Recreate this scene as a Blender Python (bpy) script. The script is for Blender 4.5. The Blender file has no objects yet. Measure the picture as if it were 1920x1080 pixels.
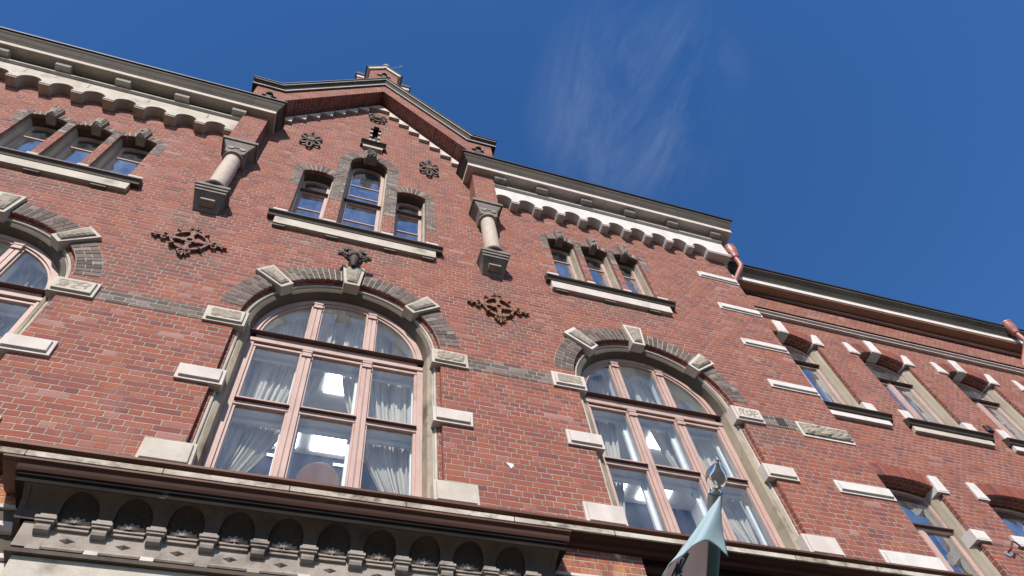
import bpy, bmesh, math, random
from mathutils import Vector, Matrix
from mathutils.geometry import tessellate_polygon
R = math.radians
random.seed(11)
sc = bpy.context.scene
col = sc.collection

# ------------------------------------------------------------------ camera
CR = [[0.948595, -0.299547, -0.102169], [0.207216, 0.831825, -0.514906], [0.239225, 0.467266, 0.851137]]
cd = bpy.data.cameras.new("camera")
cam = bpy.data.objects.new("camera", cd)
col.objects.link(cam)
cd.sensor_width = 36.0
cd.lens = 36.0 * 1340.55 / 1920.0
cd.clip_end = 3000
cd.clip_start = 0.05
rx, ry, rz = CR
cam.matrix_world = Matrix(((rx[0], -ry[0], -rz[0], 0.0), (rx[1], -ry[1], -rz[1], -5.8),
                           (rx[2], -ry[2], -rz[2], 1.6), (0, 0, 0, 1)))
sc.camera = cam
sc.view_settings.view_transform = 'Standard'
sc.view_settings.look = 'None'
sc.view_settings.exposure = 0.55
sc.view_settings.gamma = 1.0

# ------------------------------------------------------------------ node helper
class NT:
    def __init__(s, tree):
        s.t = tree; s.n = tree.nodes; s.l = tree.links
    def new(s, typ, **kw):
        nd = s.n.new(typ)
        for k, v in kw.items():
            setattr(nd, k, v)
        return nd
    def put(s, sock, v):
        if isinstance(v, bpy.types.NodeSocket):
            s.l.new(v, sock)
        elif isinstance(v, (tuple, list)):
            sock.default_value = tuple(v) + (1.0,) if len(v) == 3 and sock.type == 'RGBA' else v
        else:
            sock.default_value = v
    def m(s, op, a, b=0.0, c=0.0):
        nd = s.new('ShaderNodeMath', operation=op)
        s.put(nd.inputs[0], a); s.put(nd.inputs[1], b); s.put(nd.inputs[2], c)
        return nd.outputs[0]
    def mix(s, f, a, b, blend='MIX'):
        nd = s.new('ShaderNodeMix', data_type='RGBA', blend_type=blend)
        s.put(nd.inputs[0], f); s.put(nd.inputs[6], a); s.put(nd.inputs[7], b)
        return nd.outputs[2]
    def ramp(s, f, stops, interp='LINEAR'):
        nd = s.new('ShaderNodeValToRGB')
        cr = nd.color_ramp; cr.interpolation = interp
        while len(cr.elements) < len(stops): cr.elements.new(0.5)
        for e, (p, c) in zip(cr.elements, stops):
            e.position = p; e.color = tuple(c) + (1.0,) if len(c) == 3 else c
        s.put(nd.inputs[0], f)
        return nd.outputs[0]
    def sstep(s, v, lo, hi):
        nd = s.new('ShaderNodeMapRange', interpolation_type='SMOOTHSTEP')
        s.put(nd.inputs[0], v); s.put(nd.inputs[1], lo); s.put(nd.inputs[2], hi)
        return nd.outputs[0]
    def noise(s, vec, scale, detail=4.0, rough=0.55, dist=0.0):
        nd = s.new('ShaderNodeTexNoise')
        s.put(nd.inputs['Vector'], vec)
        nd.inputs['Scale'].default_value = scale; nd.inputs['Detail'].default_value = detail
        nd.inputs['Roughness'].default_value = rough; nd.inputs['Distortion'].default_value = dist
        return nd.outputs['Fac']
    def vmul(s, vec, v3):
        nd = s.new('ShaderNodeVectorMath', operation='MULTIPLY')
        s.put(nd.inputs[0], vec); nd.inputs[1].default_value = v3
        return nd.outputs[0]

# ------------------------------------------------------------------ world and sun
SUN = Vector((-0.396, -1.0, 0.92)).normalized()
sun_el = math.asin(SUN.z)
sun_az = math.atan2(SUN.x, SUN.y)
w = bpy.data.worlds.new("World"); sc.world = w; w.use_nodes = True
k = NT(w.node_tree); k.n.clear()
sky = k.new('ShaderNodeTexSky', sky_type='NISHITA')
sky.sun_disc = False; sky.sun_elevation = sun_el; sky.sun_rotation = sun_az
sky.altitude = 300; sky.air_density = 1.0; sky.dust_density = 0.08; sky.ozone_density = 3.0
hs = k.new('ShaderNodeHueSaturation'); hs.inputs['Saturation'].default_value = 1.25; hs.inputs['Value'].default_value = 1.13
hs.inputs['Hue'].default_value = 0.507
k.put(hs.inputs['Color'], sky.outputs[0])
tc = k.new('ShaderNodeTexCoord')
dirv = tc.outputs['Generated']
def dotmask(d, lo, hi):
    nd = k.new('ShaderNodeVectorMath', operation='DOT_PRODUCT')
    k.put(nd.inputs[0], dirv); nd.inputs[1].default_value = Vector(d).normalized()
    return k.sstep(nd.outputs['Value'], lo, hi)
streak = k.new('ShaderNodeMapping'); streak.inputs['Location'].default_value = (0.35, 0.1, 0.0); streak.inputs['Rotation'].default_value = (0.0, 0.0, -0.15); streak.inputs['Scale'].default_value = (3.0, 0.85, 1.6)
k.put(streak.inputs['Vector'], dirv)
wn = k.noise(streak.outputs[0], 3.2, 8, 0.68, 0.55)
wisp = k.sstep(wn, 0.36, 0.78)
m1 = dotmask((0.330, 0.190, 0.925), 0.9865, 0.9993)
m2 = dotmask((-0.42, -0.10, 0.90), 0.90, 0.99)
m3 = dotmask((-0.1, -0.42, 0.90), 0.80, 0.985)
amt = k.m('ADD', k.m('MULTIPLY', wisp, k.m('MULTIPLY', m1, 0.17)), k.m('MULTIPLY', wisp, k.m('MULTIPLY', m3, 0.34)))
skyc = k.mix(amt, hs.outputs[0], (4.2, 4.7, 5.6))
bg = k.new('ShaderNodeBackground'); bg.inputs['Strength'].default_value = 0.10
k.put(bg.inputs['Color'], skyc)
k.l.new(bg.outputs[0], k.new('ShaderNodeOutputWorld').inputs['Surface'])
sd = bpy.data.lights.new("sun", 'SUN'); sd.energy = 4.6; sd.angle = R(0.5); sd.color = (1.0, 0.945, 0.87)
so = bpy.data.objects.new("sun", sd); col.objects.link(so)
so.rotation_euler = (-SUN).to_track_quat('-Z', 'Y').to_euler()
so.location = (-10, -30, 40)

# ------------------------------------------------------------------ materials
def base_mat(name):
    m = bpy.data.materials.new(name); m.use_nodes = True
    k = NT(m.node_tree); k.n.clear()
    out = k.new('ShaderNodeOutputMaterial'); p = k.new('ShaderNodeBsdfPrincipled')
    k.l.new(p.outputs[0], out.inputs['Surface'])
    return m, k, p, out
def add_bump(k, p, h, dist, strength=1.0):
    b = k.new('ShaderNodeBump'); b.inputs['Distance'].default_value = dist; b.inputs['Strength'].default_value = strength
    k.put(b.inputs['Height'], h); k.l.new(b.outputs[0], p.inputs['Normal'])
def noisy(name, c1, c2, scale=6, *a, joint=0.0, **kw):
    m, k, p, g, c = noisy0(name, c1, c2, scale, *a, **kw)
    if joint:
        sx = k.new('ShaderNodeSeparateXYZ'); k.put(sx.inputs[0], g.outputs['Position'])
        fr = k.m('FRACT', k.m('DIVIDE', k.m('ADD', sx.outputs[0], 50.3), joint))
        ln = k.m('LESS_THAN', fr, 0.011 / joint)
        blk = k.new('ShaderNodeTexWhiteNoise', noise_dimensions='1D'); k.put(blk.inputs['W'], k.m('FLOOR', k.m('DIVIDE', k.m('ADD', sx.outputs[0], 50.3), joint)))
        c = k.mix(k.m('MULTIPLY', blk.outputs['Value'], 0.45), c, k.mix(1.0, c, (0.6, 0.58, 0.56), 'MULTIPLY'))
        k.put(p.inputs['Base Color'], k.mix(ln, c, (0.035, 0.028, 0.024)))
    return m
def noisy0(name, c1, c2, scale=6, rough=0.75, bump=0.003, bscale=60, c3=None, sc3=1.3, lo3=0.55, hi3=0.75, metal=0.0, stretch=(1, 1, 1), detail=6, spec=0.4):
    m, k, p, out = base_mat(name)
    g = k.new('ShaderNodeNewGeometry')
    pos = k.vmul(g.outputs['Position'], stretch)
    n = k.noise(pos, scale, detail, 0.62)
    c = k.mix(k.sstep(n, 0.3, 0.7), c1, c2)
    if c3 is not None:
        c = k.mix(k.sstep(k.noise(pos, sc3, 7, 0.68), lo3, hi3), c, c3)
    k.put(p.inputs['Base Color'], c)
    p.inputs['Roughness'].default_value = rough; p.inputs['Metallic'].default_value = metal
    p.inputs['Specular IOR Level'].default_value = spec
    if bump:
        add_bump(k, p, k.noise(g.outputs['Position'], bscale, 5, 0.6), bump)
    return m, k, p, g, c

CH, HW = 0.0885, 0.140      # brick course height, header width
def brick_mat(name, stops, mortar, stain=0.0, pale=0.25):
    m, k, p, out = base_mat(name)
    g = k.new('ShaderNodeNewGeometry')
    sx = k.new('ShaderNodeSeparateXYZ'); k.put(sx.inputs[0], g.outputs['Position'])
    nx = k.new('ShaderNodeSeparateXYZ'); k.put(nx.inputs[0], g.outputs['True Normal'])
    ax = k.m('ABSOLUTE', nx.outputs[0]); ay = k.m('ABSOLUTE', nx.outputs[1]); az = k.m('ABSOLUTE', nx.outputs[2])
    side = k.m('GREATER_THAN', ax, k.m('MAXIMUM', ay, az))
    flat = k.m('GREATER_THAN', az, k.m('MAXIMUM', ay, ax))
    wob = k.noise(g.outputs['Position'], 1.7, 2, 0.5)
    wob2 = k.noise(g.outputs['Position'], 9.0, 2, 0.5)
    wv = k.m('ADD', k.m('MULTIPLY', k.m('SUBTRACT', wob, 0.5), 0.022), k.m('MULTIPLY', k.m('SUBTRACT', wob2, 0.5), 0.012))
    u0 = k.m('ADD', k.m('MULTIPLY', sx.outputs[0], k.m('SUBTRACT', 1.0, side)), k.m('MULTIPLY', sx.outputs[1], side))
    v0 = k.m('ADD', k.m('MULTIPLY', sx.outputs[2], k.m('SUBTRACT', 1.0, flat)), k.m('MULTIPLY', sx.outputs[1], flat))
    v = k.m('DIVIDE', k.m('ADD', v0, wv), CH)
    row = k.m('FLOOR', v)
    fv = k.m('SUBTRACT', v, row)
    def wn(a, b):
        cmb = k.new('ShaderNodeCombineXYZ'); k.put(cmb.inputs[0], a); k.put(cmb.inputs[1], b)
        nd = k.new('ShaderNodeTexWhiteNoise', noise_dimensions='2D'); k.put(nd.inputs['Vector'], cmb.outputs[0])
        return nd
    rowh = wn(row, 3.7).outputs['Value']
    off = k.m('ADD', k.m('MULTIPLY', k.m('MODULO', k.m('ABSOLUTE', row), 2.0), 0.5), k.m('FLOOR', k.m('MULTIPLY', rowh, 6.0)))
    off = k.m('ADD', off, k.m('MULTIPLY', k.m('SUBTRACT', rowh, 0.5), 0.22))
    u = k.m('ADD', k.m('DIVIDE', k.m('ADD', u0, k.m('MULTIPLY', wv, 0.6)), HW), k.m('ADD', off, 400.0))
    pair = k.m('FLOOR', k.m('DIVIDE', u, 2.0))
    merged = k.m('GREATER_THAN', wn(pair, k.m('ADD', row, 91.3)).outputs['Value'], 0.56)
    t = k.m('SUBTRACT', u, k.m('MULTIPLY', pair, 2.0))
    ft = k.m('FRACT', u)
    dm = k.m('MINIMUM', t, k.m('SUBTRACT', 2.0, t))
    dh = k.m('MINIMUM', ft, k.m('SUBTRACT', 1.0, ft))
    du = k.m('ADD', k.m('MULTIPLY', dm, merged), k.m('MULTIPLY', dh, k.m('SUBTRACT', 1.0, merged)))
    bid = k.m('ADD', k.m('MULTIPLY', k.m('MULTIPLY', pair, 2.0), merged), k.m('MULTIPLY', k.m('FLOOR', u), k.m('SUBTRACT', 1.0, merged)))
    jn = k.m('MULTIPLY', k.m('SUBTRACT', k.noise(g.outputs['Position'], 28, 4, 0.6), 0.5), 0.013)
    dist = k.m('ADD', k.m('MINIMUM', k.m('MULTIPLY', du, HW), k.m('MULTIPLY', k.m('MINIMUM', fv, k.m('SUBTRACT', 1.0, fv)), CH)), jn)
    mask = k.sstep(dist, 0.0035, 0.0085)
    h = wn(bid, row)
    bc = k.ramp(h.outputs['Value'], stops)
    grain = k.noise(g.outputs['Position'], 38, 5, 0.65)
    bc = k.mix(k.m('MULTIPLY', k.sstep(grain, 0.35, 0.8), 0.45), bc, k.mix(1.0, bc, (0.55, 0.52, 0.55), 'MULTIPLY'))
    # weathering patches: sooty areas and pale bloom, each with its own shape
    soot = k.sstep(k.noise(g.outputs['Position'], 0.9, 7, 0.62, 0.3), 0.56, 0.74)
    bc = k.mix(k.m('MULTIPLY', soot, 0.30), bc, (0.085, 0.052, 0.05))
    run = k.sstep(k.noise(k.vmul(g.outputs['Position'], (1.0, 1.0, 0.16)), 2.3, 6, 0.62), 0.55, 0.72)
    bc = k.mix(k.m('MULTIPLY', run, 0.22), bc, (0.12, 0.06, 0.052))
    bloom = k.sstep(k.noise(g.outputs['Position'], 1.3, 8, 0.72), 0.50, 0.72)
    lf = k.new('ShaderNodeMapRange'); k.put(lf.inputs[0], sx.outputs[0]); lf.inputs[1].default_value = 4.0; lf.inputs[2].default_value = -4.5; lf.inputs[3].default_value = 0.55; lf.inputs[4].default_value = 1.9
    bc = k.mix(k.m('MULTIPLY', bloom, k.m('MULTIPLY', lf.outputs[0], pale)), bc, (0.40, 0.245, 0.205))
    blot = None
    for bx_, bz_, rx_, rz_ in ((-2.15, 12.15, .55, .42), (2.65, 12.1, .5, .4), (-2.1, 10.85, .75, .5), (2.64, 10.85, .6, .5), (-2.75, 10.2, .6, .5), (.2, 12.2, 1.6, .3), (5.0, 12.15, 1.4, .28), (-4.5, 12.2, 1.4, .28), (6.9, 9.35, .8, .3), (.22, 18.6, .4, .5)):
        dx = k.m('DIVIDE', k.m('SUBTRACT', sx.outputs[0], bx_), rx_); dz_ = k.m('DIVIDE', k.m('SUBTRACT', sx.outputs[2], bz_), rz_)
        q = k.m('SUBTRACT', 1.0, k.m('ADD', k.m('MULTIPLY', dx, dx), k.m('MULTIPLY', dz_, dz_))); q = k.m('MAXIMUM', q, 0.0)
        blot = q if blot is None else k.m('MAXIMUM', blot, q)
    bn = k.sstep(k.noise(k.vmul(g.outputs['Position'], (1.0, 1.0, 1.6)), 5.0, 6, 0.65), 0.36, 0.66)
    bc = k.mix(k.m('MULTIPLY', k.m('MULTIPLY', k.sstep(blot, 0.0, 0.7), bn), 0.82), bc, (0.105, 0.070, 0.062))
    mc = k.mix(k.sstep(k.noise(g.outputs['Position'], 2.4, 5, 0.6), 0.35, 0.7), mortar, tuple(x * 0.62 for x in mortar))
    c = k.mix(mask, mc, bc)
    if stain:
        rz_ = k.noise(k.vmul(g.outputs['Position'], (1.3, 1.3, 0.5)), 3.0, 6, 0.65)
        c = k.mix(k.m('MULTIPLY', k.sstep(rz_, 0.47, 0.7), stain), c, (0.48, 0.24, 0.10))
        c = k.mix(k.m('MULTIPLY', k.sstep(k.noise(g.outputs['Position'], 4.3, 6, 0.7), 0.57, 0.68), stain), c, (0.58, 0.46, 0.33))
    k.put(p.inputs['Base Color'], c)
    p.inputs['Roughness'].default_value = 0.88; p.inputs['Specular IOR Level'].default_value = 0.25
    hgt = k.m('ADD', k.m('MULTIPLY', mask, 1.0), k.m('ADD', k.m('MULTIPLY', grain, 0.35), k.m('MULTIPLY', h.outputs['Value'], 0.35)))
    add_bump(k, p, hgt, 0.010, 0.9)
    return m
RED = [(0.0, (0.150, 0.056, 0.050)), (0.10, (0.205, 0.066, 0.054)), (0.5, (0.240, 0.073, 0.050)), (0.88, (0.280, 0.086, 0.051)), (0.97, (0.275, 0.105, 0.085)), (1.0, (0.32, 0.165, 0.14))]
DRK = [(0.0, (0.090, 0.066, 0.056)), (0.45, (0.132, 0.096, 0.080)), (0.85, (0.185, 0.140, 0.117)), (1.0, (0.27, 0.22, 0.19))]
M = {}
M['brick'] = brick_mat('red_brick', RED, (0.37, 0.30, 0.235), pale=0.15)
M['brick_low'] = brick_mat('stained_red_brick', RED, (0.40, 0.32, 0.23), stain=0.75)
M['brick_dark'] = brick_mat('dark_brick', DRK, (0.36, 0.32, 0.27), pale=0.1)
def island_brick(name, stops):
    m, k, p, out = base_mat(name)
    g = k.new('ShaderNodeNewGeometry')
    c = k.ramp(g.outputs['Random Per Island'], stops)
    gr = k.noise(g.outputs['Position'], 40, 5, 0.65)
    c = k.mix(k.m('MULTIPLY', k.sstep(gr, 0.35, 0.75), 0.5), c, k.mix(1.0, c, (0.55, 0.53, 0.53), 'MULTIPLY'))
    c = k.mix(k.m('MULTIPLY', k.sstep(k.noise(g.outputs['Position'], 3.0, 6, 0.7), 0.55, 0.75), 0.25), c, (0.33, 0.28, 0.25))
    k.put(p.inputs['Base Color'], c); p.inputs['Roughness'].default_value = 0.88; p.inputs['Specular IOR Level'].default_value = 0.25
    add_bump(k, p, gr, 0.006)
    return m
M['voussoir_brick'] = island_brick('dark_arch_brick', DRK)
M['red_arch_brick'] = island_brick('red_arch_brick', RED[:5])
M['mortar'] = noisy('mortar', (0.42, 0.37, 0.31), (0.30, 0.26, 0.22), 9, 0.9)
M['cream'] = noisy('weathered_cream_stone', (0.475, 0.420, 0.350), (0.385, 0.332, 0.268), 3, 0.85, 0.004, 45, (0.20, 0.162, 0.122), 1.7, 0.53, 0.76)
M['pale'] = noisy('pale_pink_limestone', (0.545, 0.475, 0.425), (0.46, 0.39, 0.345), 4, 0.85, 0.003, 45, (0.30, 0.25, 0.21), 2.4, 0.55, 0.78, stretch=(1, 1, 0.5))
M['white'] = noisy('white_painted_stone', (0.585, 0.540, 0.500), (0.50, 0.455, 0.415), 4, 0.85, 0.003, 50, (0.34, 0.295, 0.25), 2.4, 0.56, 0.78, stretch=(1, 1, 0.45))
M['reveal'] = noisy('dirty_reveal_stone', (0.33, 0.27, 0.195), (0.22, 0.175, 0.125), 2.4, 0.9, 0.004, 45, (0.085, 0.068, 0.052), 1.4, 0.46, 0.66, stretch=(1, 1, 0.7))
M['arch_reveal'] = noisy('sooty_shaded_arch_stone', (0.120, 0.094, 0.070), (0.085, 0.066, 0.050), 2.4, 0.9, 0.004, 45, (0.21, 0.17, 0.13), 2.2, 0.60, 0.74)  # darker copy of the reveal stone: soot plus painted underside shade
M['rough'] = noisy('rough_hewn_stone', (0.33, 0.28, 0.22), (0.235, 0.195, 0.152), 14, 0.92, 0.010, 30, (0.14, 0.115, 0.09), 5, 0.58, 0.75)
M['grey'] = noisy('grey_brown_stone', (0.20, 0.165, 0.14), (0.13, 0.105, 0.09), 5, 0.85, 0.004, 50)
M['shaft'] = noisy('pinkish_shaft_stone', (0.46, 0.37, 0.30), (0.38, 0.30, 0.24), 12, 0.75, 0.002, 80)
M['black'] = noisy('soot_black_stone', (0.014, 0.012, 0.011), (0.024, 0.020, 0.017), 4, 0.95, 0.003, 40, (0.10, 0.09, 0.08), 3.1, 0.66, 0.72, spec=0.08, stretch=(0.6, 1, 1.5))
M['nicheback'] = noisy('sooty_shaded_niche_stone', (0.036, 0.028, 0.023), (0.055, 0.042, 0.033), 4, 0.9, 0.003, 40, spec=0.15)  # soot tone darkened further, so the recess shade sits in the colour
M['sooty_shaded'] = noisy('sooty_shaded_brown_stone', (0.060, 0.045, 0.036), (0.095, 0.070, 0.050), 3.5, 0.9, 0.004, 40, (0.030, 0.026, 0.024), 1.5, 0.5, 0.72, stretch=(1, 1, 0.6))  # soot brown that also stands in for shade in recesses
M['cyma'] = noisy('weathered_cornice_stone', (0.092, 0.071, 0.054), (0.058, 0.045, 0.035), 2.2, 0.9, 0.004, 40, (0.065, 0.054, 0.046), 1.2, 0.45, 0.7, stretch=(0.6, 1, 1.6), joint=1.09)
M['frieze_stone'] = noisy('grey_frieze_stone', (0.31, 0.258, 0.215), (0.22, 0.18, 0.15), 5, 0.88, 0.004, 45, (0.11, 0.088, 0.074), 2.6, 0.52, 0.72)
M['fillet'] = noisy('patchy_worn_white_paint', (0.52, 0.47, 0.40), (0.30, 0.245, 0.175), 3.2, 0.85, 0.003, 40, (0.115, 0.085, 0.055), 2.6, 0.50, 0.66, stretch=(0.7, 1, 1), joint=1.17)
M['eavestone'] = noisy('dark_weathered_eaves', (0.118, 0.094, 0.070), (0.078, 0.062, 0.047), 2.2, 0.9, 0.004, 40, (0.045, 0.038, 0.033), 1.2, 0.45, 0.7, stretch=(0.4, 1, 1.6), joint=1.31)
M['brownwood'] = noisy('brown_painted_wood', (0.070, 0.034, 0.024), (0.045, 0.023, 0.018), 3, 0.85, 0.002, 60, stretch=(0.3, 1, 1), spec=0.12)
M['soffitwood'] = noisy('bounce_lit_soffit_board', (0.42, 0.205, 0.125), (0.33, 0.155, 0.095), 3, 0.8, 0.002, 60, (0.09, 0.05, 0.035), 2, 0.55, 0.75, stretch=(0.3, 1, 1), spec=0.15)  # board tone raised to carry the light bounced onto the soffit
M['copper'] = noisy('brown_sheet_metal', (0.125, 0.055, 0.034), (0.075, 0.036, 0.025), 2.5, 0.6, 0.002, 12, (0.26, 0.18, 0.12), 1.9, 0.58, 0.72, metal=0.0, spec=0.25, stretch=(0.35, 1, 1))
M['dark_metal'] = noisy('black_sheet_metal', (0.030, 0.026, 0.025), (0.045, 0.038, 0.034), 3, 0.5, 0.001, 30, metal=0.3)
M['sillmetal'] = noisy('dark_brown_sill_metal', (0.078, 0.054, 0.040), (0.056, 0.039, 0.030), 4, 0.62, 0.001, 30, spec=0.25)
M['iron'] = noisy('black_wrought_iron', (0.035, 0.026, 0.022), (0.065, 0.040, 0.030), 14, 0.75, 0.003, 90)
M['rust'] = noisy('rusty_orange_iron', (0.25, 0.112, 0.060), (0.17, 0.078, 0.048), 10, 0.8, 0.003, 90, (0.13, 0.065, 0.045), 4, 0.55, 0.75)
M['rustdark'] = noisy('dull_brown_iron', (0.23, 0.115, 0.085), (0.15, 0.080, 0.062), 10, 0.8, 0.003, 90, (0.09, 0.055, 0.045), 4, 0.55, 0.75)
M['pinkwood'] = noisy('pink_painted_wood', (0.445, 0.298, 0.252), (0.37, 0.242, 0.202), 5, 0.65, 0.0015, 70, (0.235, 0.155, 0.13), 5, 0.56, 0.76, stretch=(1, 1, 0.5))
M['redwood'] = noisy('dark_red_weather_bar', (0.105, 0.048, 0.040), (0.07, 0.033, 0.028), 8, 0.55, 0.001, 60, stretch=(0.3, 1, 1))
M['whitewood'] = noisy('white_painted_wood', (0.80, 0.80, 0.78), (0.72, 0.72, 0.70), 5, 0.5, 0.001, 60)
M['casing'] = noisy('beige_painted_casing', (0.37, 0.315, 0.24), (0.28, 0.23, 0.17), 4, 0.7, 0.002, 60, (0.52, 0.46, 0.38), 2, 0.6, 0.75, stretch=(1, 1, 0.4))
M['pipe'] = noisy('pink_red_painted_metal', (0.36, 0.135, 0.105), (0.30, 0.11, 0.085), 5, 0.45, 0.001, 40)
M['plaster'] = noisy('white_plaster', (0.80, 0.79, 0.77), (0.76, 0.75, 0.73), 2, 0.9, 0.001, 60)
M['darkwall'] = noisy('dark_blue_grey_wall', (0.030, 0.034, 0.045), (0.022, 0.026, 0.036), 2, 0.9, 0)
M['floor'] = noisy('pale_bounce_floor', (0.76, 0.71, 0.64), (0.70, 0.65, 0.58), 2, 0.7, 0)  # floor colour raised so that it bounces light onto the ceiling
M['asphalt'] = noisy('asphalt', (0.040, 0.039, 0.038), (0.030, 0.030, 0.030), 20, 0.9, 0.004, 120)  # kept very dark, in place of building shade on the street
M['paving'] = noisy('stone_paving', (0.055, 0.052, 0.05), (0.042, 0.040, 0.038), 8, 0.9, 0.004, 60)  # darkened likewise, street shade put into the colour
M['teal'] = noisy('pale_teal_cloth', (0.360, 0.462, 0.482), (0.335, 0.435, 0.455), 3, 0.75, 0.0006, 400, spec=0.2)
def cloth(m, f, c):
    t = m.node_tree; out = [n for n in t.nodes if n.type == 'OUTPUT_MATERIAL'][0]; p = [n for n in t.nodes if n.type == 'BSDF_PRINCIPLED'][0]
    tr = t.nodes.new('ShaderNodeBsdfTranslucent'); tr.inputs[0].default_value = tuple(c) + (1,)
    mx = t.nodes.new('ShaderNodeMixShader'); mx.inputs[0].default_value = f
    t.links.new(p.outputs[0], mx.inputs[1]); t.links.new(tr.outputs[0], mx.inputs[2]); t.links.new(mx.outputs[0], out.inputs['Surface'])
cloth(M['teal'], 0.25, (0.30, 0.40, 0.42))
M['tealshade'] = noisy('shaded_teal_cloth', (0.085, 0.165, 0.165), (0.07, 0.145, 0.145), 3, 0.8, 0)  # darker copy of the teal, with the sleeve's shade in the colour
M['printcloth'] = noisy('greyish_white_cloth', (0.60, 0.52, 0.50), (0.52, 0.45, 0.44), 2.5, 0.8, 0.0006, 400, spec=0.2)
cloth(M['printcloth'], 0.5, (0.62, 0.52, 0.49))
M['ink'] = noisy('dark_blue_ink', (0.035, 0.075, 0.105), (0.03, 0.065, 0.095), 5, 0.7, 0)
M['polegrey'] = noisy('grey_pole_metal', (0.36, 0.37, 0.37), (0.30, 0.31, 0.31), 6, 0.45, 0.001, 60, metal=0.35)
M['chrome'] = noisy('polished_chrome', (0.80, 0.80, 0.80), (0.76, 0.76, 0.76), 6, 0.13, 0, metal=1.0)
def curtain_mat():
    m, k, p, out = base_mat('cream_curtain_cloth')
    g = k.new('ShaderNodeNewGeometry')
    n = k.noise(k.vmul(g.outputs['Position'], (14, 14, 1.2)), 2, 3, 0.5)
    k.put(p.inputs['Base Color'], k.mix(n, (0.84, 0.81, 0.73), (0.72, 0.69, 0.61)))
    p.inputs['Roughness'].default_value = 0.9
    tr = k.new('ShaderNodeBsdfTranslucent'); tr.inputs[0].default_value = (0.6, 0.57, 0.48, 1)
    mx = k.new('ShaderNodeMixShader'); mx.inputs[0].default_value = 0.45
    k.l.new(p.outputs[0], mx.inputs[1]); k.l.new(tr.outputs[0], mx.inputs[2]); k.l.new(mx.outputs[0], out.inputs['Surface'])
    return m
M['curtain'] = curtain_mat()
def glass_mat(name, ior, tint, wave=0.0, dust_haze=0.03):
    m, k, p, out = base_mat(name)
    k.n.remove(p)
    g = k.new('ShaderNodeNewGeometry')
    dp = k.new('ShaderNodeVectorMath', operation='DOT_PRODUCT')
    k.put(dp.inputs[0], g.outputs['Normal']); k.put(dp.inputs[1], g.outputs['Incoming'])
    r0 = ((ior - 1) / (ior + 1)) ** 2
    fac = k.m('ADD', k.m('MULTIPLY', k.m('POWER', k.m('SUBTRACT', 1.0, k.m('ABSOLUTE', dp.outputs['Value'])), 5.0), 1.0 - r0), r0)
    fac = k.m('MINIMUM', k.m('MULTIPLY', fac, 2.3), 1.0)     # two panes, four surfaces
    t = k.new('ShaderNodeBsdfTransparent'); t.inputs[0].default_value = tuple(tint) + (1,)
    gl = k.new('ShaderNodeBsdfGlossy'); gl.inputs['Roughness'].default_value = 0.0; gl.inputs[0].default_value = (0.95, 0.97, 1, 1)
    if wave:
        b = k.new('ShaderNodeBump'); b.inputs['Distance'].default_value = wave
        k.put(b.inputs['Height'], k.noise(g.outputs['Position'], 1.6, 2, 0.5))
        k.l.new(b.outputs[0], gl.inputs['Normal'])
    mx = k.new('ShaderNodeMixShader')
    k.l.new(fac, mx.inputs[0]); k.l.new(t.outputs[0], mx.inputs[1]); k.l.new(gl.outputs[0], mx.inputs[2])
    df = k.new('ShaderNodeBsdfDiffuse'); df.inputs[0].default_value = (0.72, 0.76, 0.80, 1)
    m2 = k.new('ShaderNodeMixShader')
    dn = k.noise(k.vmul(g.outputs['Position'], (1.0, 1.0, 0.35)), 5.0, 6, 0.65)
    k.put(m2.inputs[0], k.m('MULTIPLY', k.sstep(dn, 0.2, 0.8), dust_haze * 2.0))  # pale film: dust, plus reflected sky haze put into a diffuse layer
    k.l.new(mx.outputs[0], m2.inputs[1]); k.l.new(df.outputs[0], m2.inputs[2])
    k.l.new(m2.outputs[0], out.inputs['Surface'])
    return m
M['glass'] = glass_mat('window_glass', 1.55, (0.90, 0.93, 0.94), 0.02, 0.034)
M['glass_high'] = glass_mat('old_wavy_window_glass', 2.5, (0.84, 0.88, 0.91), 0.03, 0.045)
def emit_mat(name, c, s):
    m, k, p, out = base_mat(name)
    p.inputs['Base Color'].default_value = tuple(c) + (1,)
    p.inputs['Emission Color'].default_value = tuple(c) + (1,); p.inputs['Emission Strength'].default_value = s
    return m
M['panel_light'] = emit_mat('lit_white_ceiling_panel', (0.95, 0.97, 1.0), 5.0)
M['tube_light'] = emit_mat('lit_fluorescent_tube', (0.95, 0.97, 1.0), 1.6)
M['paper'] = emit_mat('warm_paper_globe', (0.42, 0.24, 0.15), 0.24)

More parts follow.
